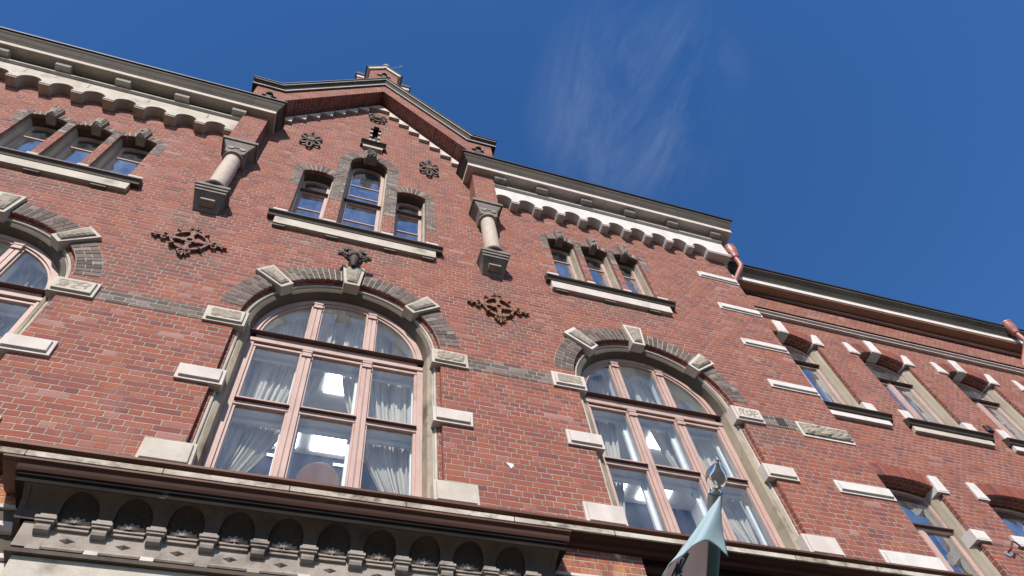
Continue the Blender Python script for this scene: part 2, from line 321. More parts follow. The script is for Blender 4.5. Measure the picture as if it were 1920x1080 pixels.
# ------------------------------------------------------------------ mesh builder (x, d, z): d = metres in front of the facade plane
class MB:
    def __init__(s): s.v = []; s.f = []; s.marks = [(0, 0)]
    def mark(s): s.marks.append((len(s.v), len(s.f))); return s
    def add(s, pts, faces):
        b = len(s.v); s.v += [(p[0], -p[1], p[2]) for p in pts]
        s.f += [tuple(b + i for i in f) for f in faces]; return s
    def box(s, x0, x1, d0, d1, z0, z1):
        P = [(x0, d0, z0), (x1, d0, z0), (x1, d1, z0), (x0, d1, z0), (x0, d0, z1), (x1, d0, z1), (x1, d1, z1), (x0, d1, z1)]
        return s.add(P, [(0, 1, 2, 3), (4, 5, 6, 7), (0, 1, 5, 4), (1, 2, 6, 5), (2, 3, 7, 6), (3, 0, 4, 7)])
    def frustum(s, a, b):
        """a, b = (x0,x1,d0,d1,z) rectangles, lower and upper"""
        P = []
        for x0, x1, d0, d1, z in (a, b): P += [(x0, d0, z), (x1, d0, z), (x1, d1, z), (x0, d1, z)]
        return s.add(P, [(0, 1, 2, 3), (4, 5, 6, 7), (0, 1, 5, 4), (1, 2, 6, 5), (2, 3, 7, 6), (3, 0, 4, 7)])
    def prism_x(s, prof, x0, x1):
        n = len(prof); P = [(x0, d, z) for d, z in prof] + [(x1, d, z) for d, z in prof]
        F = [(i, (i + 1) % n, n + (i + 1) % n, n + i) for i in range(n)]
        t = tessellate_polygon([[Vector((d, z, 0)) for d, z in prof]])
        F += [tuple(q) for q in t] + [tuple(n + i for i in q) for q in t]
        return s.add(P, F)
    def plate(s, outer, holes, d1, d0, back=False):
        loops = [outer] + list(holes); flat = [p for l in loops for p in l]; n = len(flat)
        if holes:
            bm = bmesh.new(); vs = [bm.verts.new((x, z, 0)) for x, z in flat]; b = 0
            for l in loops:
                for i in range(len(l)): bm.edges.new((vs[b + i], vs[b + (i + 1) % len(l)]))
                b += len(l)
            bm.verts.index_update()
            bmesh.ops.triangle_fill(bm, use_beauty=True, use_dissolve=False, edges=bm.edges[:])
            t = [[v.index for v in f.verts] for f in bm.faces]; bm.free()
        else:
            t = tessellate_polygon([[Vector((x, z, 0)) for x, z in l] for l in loops])
        P = [(x, d1, z) for x, z in flat] + [(x, d0, z) for x, z in flat]
        F = [tuple(q) for q in t]
        if back: F += [tuple(n + i for i in q) for q in t]
        b = 0
        for l in loops:
            m = len(l)
            F += [(b + i, b + (i + 1) % m, n + b + (i + 1) % m, n + b + i) for i in range(m)]
            b += m
        return s.add(P, F)
    def sweep(s, path, prof, closed=False, close_prof=False, caps=True):
        """path in (x,z); prof (o outward, d)"""
        n = len(path); off = []
        for i in range(n):
            def nrm(a, b):
                tx, tz = b[0] - a[0], b[1] - a[1]; L = math.hypot(tx, tz) or 1
                return (-tz / L, tx / L)
            ns = []
            if i > 0 or closed: ns.append(nrm(path[i - 1], path[i]))
            if i < n - 1 or closed: ns.append(nrm(path[i], path[(i + 1) % n]))
            ax = sum(q[0] for q in ns); az = sum(q[1] for q in ns); L = math.hypot(ax, az) or 1
            ax /= L; az /= L; c = max(0.3, ax * ns[0][0] + az * ns[0][1])
            off.append((ax / c, az / c))
        m = len(prof); P = []
        for (x, z), (ox, oz) in zip(path, off):
            P += [(x + ox * o, d, z + oz * o) for o, d in prof]
        F = []
        for i in range(n if closed else n - 1):
            j = (i + 1) % n
            for q in range(m if close_prof else m - 1):
                r = (q + 1) % m
                F.append((i * m + q, i * m + r, j * m + r, j * m + q))
        if close_prof and caps and not closed:
            F += [tuple(range(m)), tuple((n - 1) * m + q for q in range(m))]
        return s.add(P, F)
    def sweep_plan(s, path, prof):
        """path in (x,d) plan; prof (o outward, z) closed"""
        n = len(path); m = len(prof); P = []
        for i in range(n):
            ns = []
            for a, b in ((i - 1, i), (i, i + 1)):
                if a < 0 or b >= n: continue
                tx, td = path[b][0] - path[a][0], path[b][1] - path[a][1]; L = math.hypot(tx, td)
                ns.append((-td / L, tx / L))
            ax = sum(q[0] for q in ns); ad = sum(q[1] for q in ns); L = math.hypot(ax, ad); ax /= L; ad /= L
            c = ax * ns[0][0] + ad * ns[0][1]
            P += [(path[i][0] + ax / c * o, path[i][1] + ad / c * o, z) for o, z in prof]
        F = [(i * m + q, i * m + (q + 1) % m, (i + 1) * m + (q + 1) % m, (i + 1) * m + q) for i in range(n - 1) for q in range(m)]
        t = tessellate_polygon([[Vector((o, z, 0)) for o, z in prof]])
        F += [tuple(q) for q in t] + [tuple((n - 1) * m + i for i in q) for q in t]
        return s.add(P, F)
    def lathe(s, prof, cx, cd, n=20):
        P = []; m = len(prof)
        for i in range(n):
            a = 2 * math.pi * i / n
            P += [(cx + r * math.cos(a), cd + r * math.sin(a), z) for r, z in prof]
        F = [(i * m + q, i * m + q + 1, ((i + 1) % n) * m + q + 1, ((i + 1) % n) * m + q) for i in range(n) for q in range(m - 1)]
        F += [tuple(i * m for i in range(n)), tuple(i * m + m - 1 for i in range(n))]
        return s.add(P, F)
    def tube(s, pts, r, n=8, r1=None):
        pts = [Vector(p) for p in pts]; N = len(pts); P = []
        for i, p in enumerate(pts):
            t = (pts[min(i + 1, N - 1)] - pts[max(i - 1, 0)]).normalized()
            a = t.orthogonal().normalized() if i == 0 else (A - t * A.dot(t)).normalized()
            A = a; b = t.cross(a); rr = r if r1 is None else r + (r1 - r) * i / (N - 1)
            P += [tuple(p + (a * math.cos(2 * math.pi * q / n) + b * math.sin(2 * math.pi * q / n)) * rr) for q in range(n)]
        F = [(i * n + q, i * n + (q + 1) % n, (i + 1) * n + (q + 1) % n, (i + 1) * n + q) for i in range(N - 1) for q in range(n)]
        F += [tuple(range(n)), tuple((N - 1) * n + q for q in range(n))]
        return s.add(P, F)
    def stone(s, quad, d0, d1, margin=0.03, raised=0.03, rough=0.0, seg=10):
        """wedge block: quad in (x,z) (bl, br, tr, tl) from depth d0 to face d1, with a raised field on the face"""
        quad = [(x + random.uniform(-.006, .006), z + random.uniform(-.005, .005)) for x, z in quad]; d1 = d1 + random.uniform(-.003, .003)
        P = [(x, d0, z) for x, z in quad] + [(x, d1, z) for x, z in quad]
        s.add(P, [(0, 1, 2, 3), (0, 1, 5, 4), (1, 2, 6, 5), (2, 3, 7, 6), (3, 0, 4, 7)])
        bl, br, tr, tl = [Vector(q) for q in quad]
        wd = ((br - bl).length + (tr - tl).length) / 2; ht = ((tl - bl).length + (tr - br).length) / 2
        mu, mv = margin / wd, margin / ht
        def at(u, v): return (bl * (1 - u) + br * u) * (1 - v) + (tl * (1 - u) + tr * u) * v
        IN = [at(mu, mv), at(1 - mu, mv), at(1 - mu, 1 - mv), at(mu, 1 - mv)]
        P = [(x, d1, z) for x, z in quad] + [(q.x, d1, q.y) for q in IN]
        s.add(P, [(0, 1, 5, 4), (1, 2, 6, 5), (2, 3, 7, 6), (3, 0, 4, 7)])
        nx = seg if rough else 1; nz = max(2, int(seg * ht / wd)) if rough else 1
        if rough: nx = max(3, min(14, int(wd / 0.035))); nz = max(3, min(14, int(ht / 0.035)))
        mu2, mv2 = mu + 0.008 / wd, mv + 0.008 / ht
        P = [(q.x, d1, q.y) for q in IN]; F = []
        for j in range(nz + 1):
            for i in range(nx + 1):
                u = mu2 + (1 - 2 * mu2) * i / nx; v = mv2 + (1 - 2 * mv2) * j / nz
                q = at(u, v); e = 0.45 if (i in (0, nx) or j in (0, nz)) and rough else 1.0
                P.append((q.x + rough * random.uniform(-.2, .2) * (e > .9), d1 + raised * e + rough * random.uniform(-1, 1) * e, q.y + rough * random.uniform(-.2, .2) * (e > .9)))
        g = lambda i, j: 4 + j * (nx + 1) + i
        for j in range(nz):
            for i in range(nx): F.append((g(i, j), g(i + 1, j), g(i + 1, j + 1), g(i, j + 1)))
        for i in range(nx):
            F.append((g(i, 0), g(i + 1, 0), 1, 0) if False else (g(i, 0), g(i + 1, 0), g(i + 1, 0)))
        F = [f for f in F if len(set(f)) > 2]
        F.append(tuple([0, 1] + [g(i, 0) for i in range(nx, -1, -1)])); F.append(tuple([2, 3] + [g(i, nz) for i in range(0, nx + 1)]))
        F.append(tuple([1, 2] + [g(nx, j) for j in range(nz, -1, -1)])); F.append(tuple([3, 0] + [g(0, j) for j in range(0, nz + 1)]))
        return s.add(P, F)
def obj(name, mb, mat, parent=None, bevel=0.0, smooth=False, origin=None):
    me = bpy.data.meshes.new(name)
    o = Vector(origin) if origin else None
    vs = mb.v if o is None else [tuple(Vector(v) - o) for v in mb.v]
    me.from_pydata(vs, [], mb.f); me.materials.append(mat)
    bm = bmesh.new(); bm.from_mesh(me); bmesh.ops.recalc_face_normals(bm, faces=bm.faces); bm.to_mesh(me); bm.free()
    if smooth:
        for p in me.polygons: p.use_smooth = True
        try: me.set_sharp_from_angle(angle=R(38))
        except Exception: pass
    ob = bpy.data.objects.new(name, me); col.objects.link(ob)
    if o is not None: ob.location = o
    if parent is not None:
        ob.parent = parent
        ob.matrix_parent_inverse = Matrix.Translation(parent.location).inverted() if parent.parent is None else Matrix.Identity(4)
    if bevel:
        b = ob.modifiers.new('bevel', 'BEVEL'); b.width = bevel; b.segments = 1; b.limit_method = 'ANGLE'; b.angle_limit = R(40)
    return ob
def obj_each(name, mb, mat, parent=None, bevel=0.0):
    mk = [q for q in mb.marks] + [(len(mb.v), len(mb.f))]; r = []
    for (a, fa), (b, fb) in zip(mk[:-1], mk[1:]):
        if b == a: continue
        q = MB(); q.v = mb.v[a:b]; q.f = [tuple(i - a for i in f) for f in mb.f[fa:fb]]
        r.append(obj(name, q, mat, parent, bevel))
    return r
def tag(o, label, cat, group=None):
    o['label'] = label; o['category'] = cat
    if group: o['group'] = group
    return o
def empty(name, loc=(0, 0, 0)):
    e = bpy.data.objects.new(name, None); col.objects.link(e); e.location = loc; return e

def arc(cx, cz, r, a0, a1, n):
    return [(cx + r * math.cos(R(a0 + (a1 - a0) * i / n)), cz + r * math.sin(R(a0 + (a1 - a0) * i / n))) for i in range(n + 1)]
def seg_arch(x0, x1, zs, crown, n=12):
    """points from (x0,zs) over the crown to (x1,zs)"""
    h = (x1 - x0) / 2; r = (h * h + crown * crown) / (2 * crown); c = (x0 + x1) / 2; cz = zs + crown - r
    a = math.degrees(math.asin(h / r))
    return arc(c, cz, r, 90 + a, 90 - a, n), (c, cz, r, a)
def arch_path(x0, x1, z0, zs, crown, n=12):
    p, inf = seg_arch(x0, x1, zs, crown, n)
    return [(x0, z0)] + p + [(x1, z0)], inf
def ring_bricks(name, parent, cx, cz, r0, r1, a0, a1, n, mat, d=0.006, back=0.0, mort=True, skip=(), split=True):
    mb = MB(); da = (a1 - a0) / n
    for i in range(n):
        a = a0 + da * i
        if any(lo < a + da / 2 < hi for lo, hi in skip): continue
        g = 0.0075
        rows = [(r0, r1)] if not split else ([(r0, r0 + (r1 - r0) * 0.62), (r0 + (r1 - r0) * 0.62, r1)] if i % 2 else [(r0, r0 + (r1 - r0) * 0.36), (r0 + (r1 - r0) * 0.36, r1)])
        for q0, q1 in rows:
            q0, q1 = q0 + g * .7, q1 - g * .7
            dd = d + random.uniform(0, 0.004)
            ga = math.degrees(g / ((q0 + q1) / 2)) * (1 if da > 0 else -1)
            P = []
            for dep in (back, dd):
                for rr, aa in ((q0, a + ga), (q1, a + ga), (q1, a + da - ga), (q0, a + da - ga)):
                    P.append((cx + rr * math.cos(R(aa)), dep, cz + rr * math.sin(R(aa))))
            mb.add(P, [(4, 5, 6, 7), (0, 1, 5, 4), (1, 2, 6, 5), (2, 3, 7, 6), (3, 0, 4, 7)])
    o = obj(name, mb, mat, parent)
    if mort:
        mm = MB(); outer = arc(cx, cz, r1, a0, a1, n); inner = arc(cx, cz, r0, a1, a0, n)
        mm.plate(outer + inner, [], d * 0.5, back)
        obj('mortar_bed', mm, M['mortar'], o)
    return o

# ------------------------------------------------------------------ ground
g = MB(); g.add([(-400, 400, 0), (400, 400, 0), (400, -400, 0), (-400, -400, 0)], [(0, 1, 2, 3)])
o = obj('street', g, M['asphalt']); o['kind'] = 'structure'
g = MB(); g.box(-60, 60, -1, 7.2, -0.2, 0.12)
o = obj('pavement', g, M['paving']); o['kind'] = 'structure'
o['label'] = 'stone pavement in front of the brick school building'

# ================================================================== MAIN BUILDING
B = empty('brick_building', (0.25, 0, 0))
tag(B, 'ornate red brick building with a pointed gable, arched windows and stone columns', 'building')

CX = {'L': -4.545, 'C': 0.275, 'R': 5.085}
ZS, HR = 9.86, 1.375
# ---------------- upper window openings
TL = [(-5.60, -5.00), (-4.87, -4.27), (-4.135, -3.53)]
TR = [(3.98, 4.57), (4.715, 5.325), (5.46, 6.035)]
TC = [(-0.985, -0.40), (0.85, 1.43)]
MC = (-0.16, 0.615)
holes = []
for c in CX.values():
    holes.append([(c - HR, 6.9)] + arc(c, ZS, HR, 180, 0, 36) + [(c + HR, 6.9)])
tri_paths = {}
for nm, lst, z0, zs, cr in (('L', TL, 12.95, 14.60, 0.10), ('R', TR, 12.90, 14.53, 0.10), ('C', TC, 12.95, 15.03, 0.115)):
    for a, b in lst:
        p, inf = arch_path(a, b, z0, zs, cr, 10); tri_paths[(nm, a)] = (p, inf, z0, zs, cr); holes.append(p)
pM, infM = arch_path(MC[0], MC[1], 12.95, 16.05, 0.385, 16)
holes.append(pM)
niche = [(0.105, 17.32), (0.105, 18.42), (0.165, 18.42), (0.165, 18.60), (0.295, 18.60), (0.295, 18.42), (0.345, 18.42), (0.345, 17.32)]
holes.append(niche)
outer = [(-9.6, 6.38), (-9.6, 16.5), (-2.42, 16.5), (-2.42, 17.7), (0.22, 20.9), (2.86, 17.7), (2.86, 16.5), (8.48, 16.5), (8.48, 6.38), (6.32, 6.38),
         (6.32, 6.80), (3.90, 6.80), (3.90, 6.38), (-3.44, 6.38), (-3.44, 6.80), (-5.86, 6.80), (-5.86, 6.38)]
wall = obj('wall', MB().plate(outer, holes, 0.0, -0.065), M['brick'], B)
obj('side_wall', MB().box(8.20, 8.478, -0.75, -0.067, 4.0, 16.4), M['brick'], B)
# back-up wall behind the brick face, so no light leaks between frames and masonry
holes2 = []
for c in CX.values(): holes2.append([(c - 1.19, 6.9)] + arc(c, ZS, 1.19, 180, 0, 30) + [(c + 1.19, 6.9)])
for key, (p, inf, z0, zs, cr) in tri_paths.items():
    a, b = p[0][0], p[-1][0]; holes2.append([(a + .02, 12.8)] + seg_arch(a + .02, b - .02, zs - .03, cr, 8)[0] + [(b - .02, 12.8)])
holes2.append([(MC[0] + .02, 12.8)] + seg_arch(MC[0] + .02, MC[1] - .02, 16.05, .37, 12)[0] + [(MC[1] - .02, 12.8)])
obj('inner_wall', MB().plate([(-9.6, 6.0), (-9.6, 16.4), (-2.4, 16.4), (-2.4, 17.6), (0.22, 20.6), (2.84, 17.6), (2.84, 16.4), (8.18, 16.4), (8.18, 6.0)], holes2, -0.50, -0.53, True), M['plaster'], B)
obj('niche_back', MB().box(0.03, 0.42, -0.35, -0.2, 17.2, 18.7), M['sooty_shaded'], B)

# ---------------- lower wall strip under the ledge and ground floor
lw = MB()
for a, b in ((-9.6, -5.86), (-3.44, -2.0), (2.55, 3.90), (6.32, 8.48)):
    lw.mark().box(a, b, -0.30, 0.003, 6.36, 6.80)
obj_each('lower_wall', lw, M['brick_low'], B)
gf = MB(); gd = MB(); gm = MB()
for a, b in ((-9.6, -5.86), (-3.44, -2.0), (2.55, 3.90), (6.32, 8.48)):
    gf.mark().box(a, b, -0.30, 0.03, 0.0, 5.80); gf.box(a, b, -0.30, 0.06, 5.801, 5.86)
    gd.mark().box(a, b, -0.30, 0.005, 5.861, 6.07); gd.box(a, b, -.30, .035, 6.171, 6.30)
    gm.mark().prism_x([(-.3, 6.071), (.05, 6.071), (.085, 6.10), (.085, 6.14), (.05, 6.17), (-.3, 6.17)], a, b)
    gm.prism_x([(-.3, 6.301), (.06, 6.301), (.06, 6.335), (.02, 6.358), (-.3, 6.358)], a, b)
obj_each('frieze_band', gd, M['sooty_shaded'], B); obj_each('band_moulding', gm, M['pale'], B)  # dark frieze bands stand in for shade between the pale mouldings
obj_each('ground_floor_wall', gf, M['pale'], B, 0.01)
rc = MB()
for a, b in ((3.90, 6.32), (-5.86, -3.44)):
    rc.mark().box(a - .02, b + .02, -0.60, -0.30, 0, 6.9); rc.box(a, b, -0.30, -0.20, 6.45, 6.55); rc.box(a, b, -0.30, -0.12, 6.60, 6.80)
obj_each('recess_lining', rc, M['brownwood'], B)
arc_rim = MB()
for a, b in ((3.90, 6.32),):
    arc_rim.sweep([(4.02, 6.0)] + arc(5.11, 5.45, 1.05, 165, 15, 24) + [(6.2, 6.0)], [(-.05, -.3), (-.05, -.18), (.05, -.18), (.05, -.3)])
obj('arched_hood', arc_rim, M['cream'], B)

# ---------------- ledge (string cornice) across the main building
LED = [(-.02, 7.055), (.05, 7.05), (.155, 6.975), (.155, 6.945), (.10, 6.945), (.10, 6.842), (.12, 6.838), (.205, 6.838), (.205, 6.778), (.185, 6.772), (.05, 6.785), (-.02, 6.80)]
led_top = [(-.02, 7.058), (.05, 7.053), (.16, 6.978), (.16, 6.950), (.10, 6.950), (.10, 6.93), (-.02, 6.93)]
led_mid = [(-.02, 6.928), (.098, 6.928), (.098, 6.842), (-.02, 6.842)]
led_fil = [(-.02, 6.840), (.205, 6.840), (.205, 6.780), (.19, 6.776), (-.02, 6.776)]
led_sof = [(-.02, 6.774), (.185, 6.774), (.12, 6.745), (.07, 6.74), (.05, 6.70), (-.02, 6.70)]
L1 = obj('ledge', MB().prism_x(led_top, -9.6, 8.66), M['copper'], B)
obj('shadow_band', MB().prism_x(led_mid, -9.6, 8.60), M['sillmetal'], L1)  # dark metal colour stands in for the drip edge's shadow
obj('pale_fillet', MB().prism_x(led_fil, -9.6, 8.68), M['fillet'], L1)
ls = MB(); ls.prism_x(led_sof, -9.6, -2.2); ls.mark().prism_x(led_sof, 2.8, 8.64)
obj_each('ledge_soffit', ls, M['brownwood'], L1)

# ---------------- portal canopy
PX0, PX1 = -2.19, 2.87
PC = obj('portal_canopy', MB().prism_x([(-.02, 6.765), (.20, 6.765), (.50, 6.49), (.50, 6.472), (.47, 6.466), (.46, 6.455), (.10, 6.455), (-.02, 6.5)], PX0 - .16, PX1 - .03), M['copper'], B)
obj('canopy_fascia', MB().prism_x([(.0, 6.453), (.468, 6.453), (.462, 6.41), (.45, 6.385), (.0, 6.385)], PX0 - .03, PX1 - .05), M['brownwood'], PC)
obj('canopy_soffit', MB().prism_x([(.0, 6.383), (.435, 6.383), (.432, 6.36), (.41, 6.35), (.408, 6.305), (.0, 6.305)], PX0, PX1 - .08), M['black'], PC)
# cove with shell niches
PIT, B0, NB = 0.432, -1.865, 11
cv = MB(); nichebk = MB()
def cove(x, t):      # t 0 bottom .. 1 top
    a = t * math.pi / 2
    return (x, 0.20 + 0.203 * (1 - math.cos(a)), 6.10 + 0.203 * math.sin(a))
def strip(xa, xb, ta=0.0, tb=1.0, n=8):
    P = []
    for i in range(n + 1): t = ta + (tb - ta) * i / n; P += [cove(xa, t), cove(xb, t)]
    cv.add(P, [(2 * i, 2 * i + 1, 2 * i + 3, 2 * i + 2) for i in range(n)])
hw, ts, te = 0.152, 0.32, 0.92
strip(PX0 + .12, B0); strip(B0 + PIT * (NB - 1), PX1 - .20)
nch = []
for q in range(1, NB):
    xc = B0 + PIT * (q - 0.5)
    kc = math.degrees(math.atan2((1 - ts) / (te - ts), (PIT / 2) / hw))
    angs = sorted(set([float(a) for a in range(0, 181, 12)] + [kc, 180 - kc]))
    inn = []; out = []
    for a in angs:
        ux, uy = -math.cos(R(a)), math.sin(R(a))
        kx = (PIT / 2) / max(hw * abs(ux), 1e-6); kt = (1 - ts) / max((te - ts) * uy, 1e-6); kk = min(kx, kt)
        inn.append((xc + hw * ux, ts + (te - ts) * (uy * .93 + .07 * (1 - abs(ux)) ** 2))); out.append((xc + hw * ux * kk, ts + (te - ts) * uy * kk))
    n = len(inn); NR = 4; P = []
    for j in range(NR + 1):
        for (xi, ti), (xo, to_) in zip(inn, out): P.append(cove(xi + (xo - xi) * j / NR, min(1.0, ti + (to_ - ti) * j / NR)))
    cv.add(P, [(j * n + i, j * n + i + 1, (j + 1) * n + i + 1, (j + 1) * n + i) for j in range(NR) for i in range(n - 1)])
    strip(xc - PIT / 2, xc - hw, 0, ts, 3); strip(xc + hw, xc + PIT / 2, 0, ts, 3)
    nb_ = MB()
    lip = [cove(xc - hw, 0.0)] + [cove(*p) for p in inn] + [cove(xc + hw, 0.0)]
    m_ = len(lip)
    def back(x, t, rib): q_ = cove(x, t); return (q_[0], q_[1] - .030 + rib, q_[2] + .004)
    lt_ = [(xc - hw, 0.0)] + inn + [(xc + hw, 0.0)]
    bk = [back(xc + (x - xc) * .985, t, 0) for x, t in lt_]
    nb_.add(lip + bk, [(i, i + 1, m_ + i + 1, m_ + i) for i in range(m_ - 1)])
    NFL, NRD = 30, 4; pts = []
    for i in range(NFL + 1):
        a = 180.0 * i / NFL; ux, uy = -math.cos(R(a)), math.sin(R(a))
        ex, et = xc + hw * ux, ts * min(1, uy * 3) + (te - ts) * (uy * .93 + .07 * (1 - abs(ux)) ** 2)
        for j in range(NRD + 1):
            f = .06 + .94 * j / NRD
            pts.append(back(xc + (ex - xc) * f, et * f, (.007 if i % 2 else -.002) * f))
    nb_.add(pts, [(i * (NRD + 1) + j, i * (NRD + 1) + j + 1, (i + 1) * (NRD + 1) + j + 1, (i + 1) * (NRD + 1) + j) for i in range(NFL) for j in range(NRD)])
    nch.append(nb_)
cvo = obj('cove', cv, M['sooty_shaded'], PC, smooth=True)
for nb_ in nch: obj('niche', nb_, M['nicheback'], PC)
for xa in (PX1 - .205, PX0 + .075):
    obj('cove_end', MB().prism_x([(0.0, 6.05), (.2, 6.10), (.215, 6.17), (.27, 6.25), (.40, 6.303), (.0, 6.303)], xa, xa + .05), M['sooty_shaded'], PC)
# frieze, shells, brackets
obj('frieze', MB().box(PX0 + .16, PX1 - .24, -.05, .175, 5.855, 6.10), M['frieze_stone'], PC)
for q in range(NB):
    x = B0 + PIT * q
    br = MB(); br.box(x - .082, x + .082, .12, .268, 6.075, 6.105); br.box(x - .074, x + .074, .12, .256, 6.052, 6.0745)
    br.prism_x([(.15, 6.051), (.238, 6.051), (.236, 6.02), (.225, 5.995), (.205, 5.978), (.15, 5.97)], x - .058, x + .058)
    br.box(x - .062, x + .062, .12, .235, 6.1055, 6.15)
    obj('bracket', br, M['frieze_stone'], PC, 0.003)
    di = MB(); di.box(x - .055, x + .055, .1, .19, 5.825, 5.868)
    obj('die', di, M['pale'] if q in (1, 2, 5) else M['frieze_stone'], PC, 0.003)
    if q == NB - 1: continue
    xm = x + PIT / 2
    fl = MB(); fl.box(x + .086, x + PIT - .086, .1, .212, 6.062, 6.082); fl.box(x + .086, x + PIT - .086, .1, .200, 6.03, 6.056)
    obj('string_fillet', fl, M['frieze_stone'], PC, 0.004)
    sh = MB(); pts = [(xm, .225, 6.088)]; NF = 14
    for i in range(NF + 1):
        a = math.pi * i / NF; f = .026 if i % 2 else 0.0
        rr = 0.115 + (0.012 if i % 2 else 0)
        pts.append((xm - rr * math.cos(a) * (1.0 + .25 * abs(math.cos(a)) ** 6), .165 + f * .8 + .03 * math.sin(a), 6.088 + rr * .62 * math.sin(a)))
    sh.add(pts, [(0, i + 1, i + 2) for i in range(NF)])
    sh.box(xm - .14, xm + .14, .15, .205, 6.0825, 6.0885)
    obj('shell', sh, M['frieze_stone'], PC)
    dm = MB(); c_ = (xm, .172, 5.945); w_, h_ = .068, .034
    dm.add([(xm - w_, .174, 5.945), (xm, .174, 5.945 - h_), (xm + w_, .174, 5.945), (xm, .174, 5.945 + h_), (xm, .202, 5.945)], [(0, 1, 4), (1, 2, 4), (2, 3, 4), (3, 0, 4)])
    obj('diamond_stud', dm, M['grey'], PC)
    to = MB(); to.prism_x([(.1, 5.872), (.178, 5.872), (.196, 5.862), (.2, 5.848), (.192, 5.834), (.1, 5.83)], x + .06, x + PIT - .06)
    obj('torus', to, M['frieze_stone'], PC, smooth=True)
obj('portal_base', MB().box(PX0 + .14, PX1 - .22, -.05, .186, 5.79, 5.826), M['sooty_shaded'], PC)
obj('portal_wall', MB().box(PX0 + .2, PX1 - .28, -.05, .14, 0.0, 5.788), M['cream'], PC)

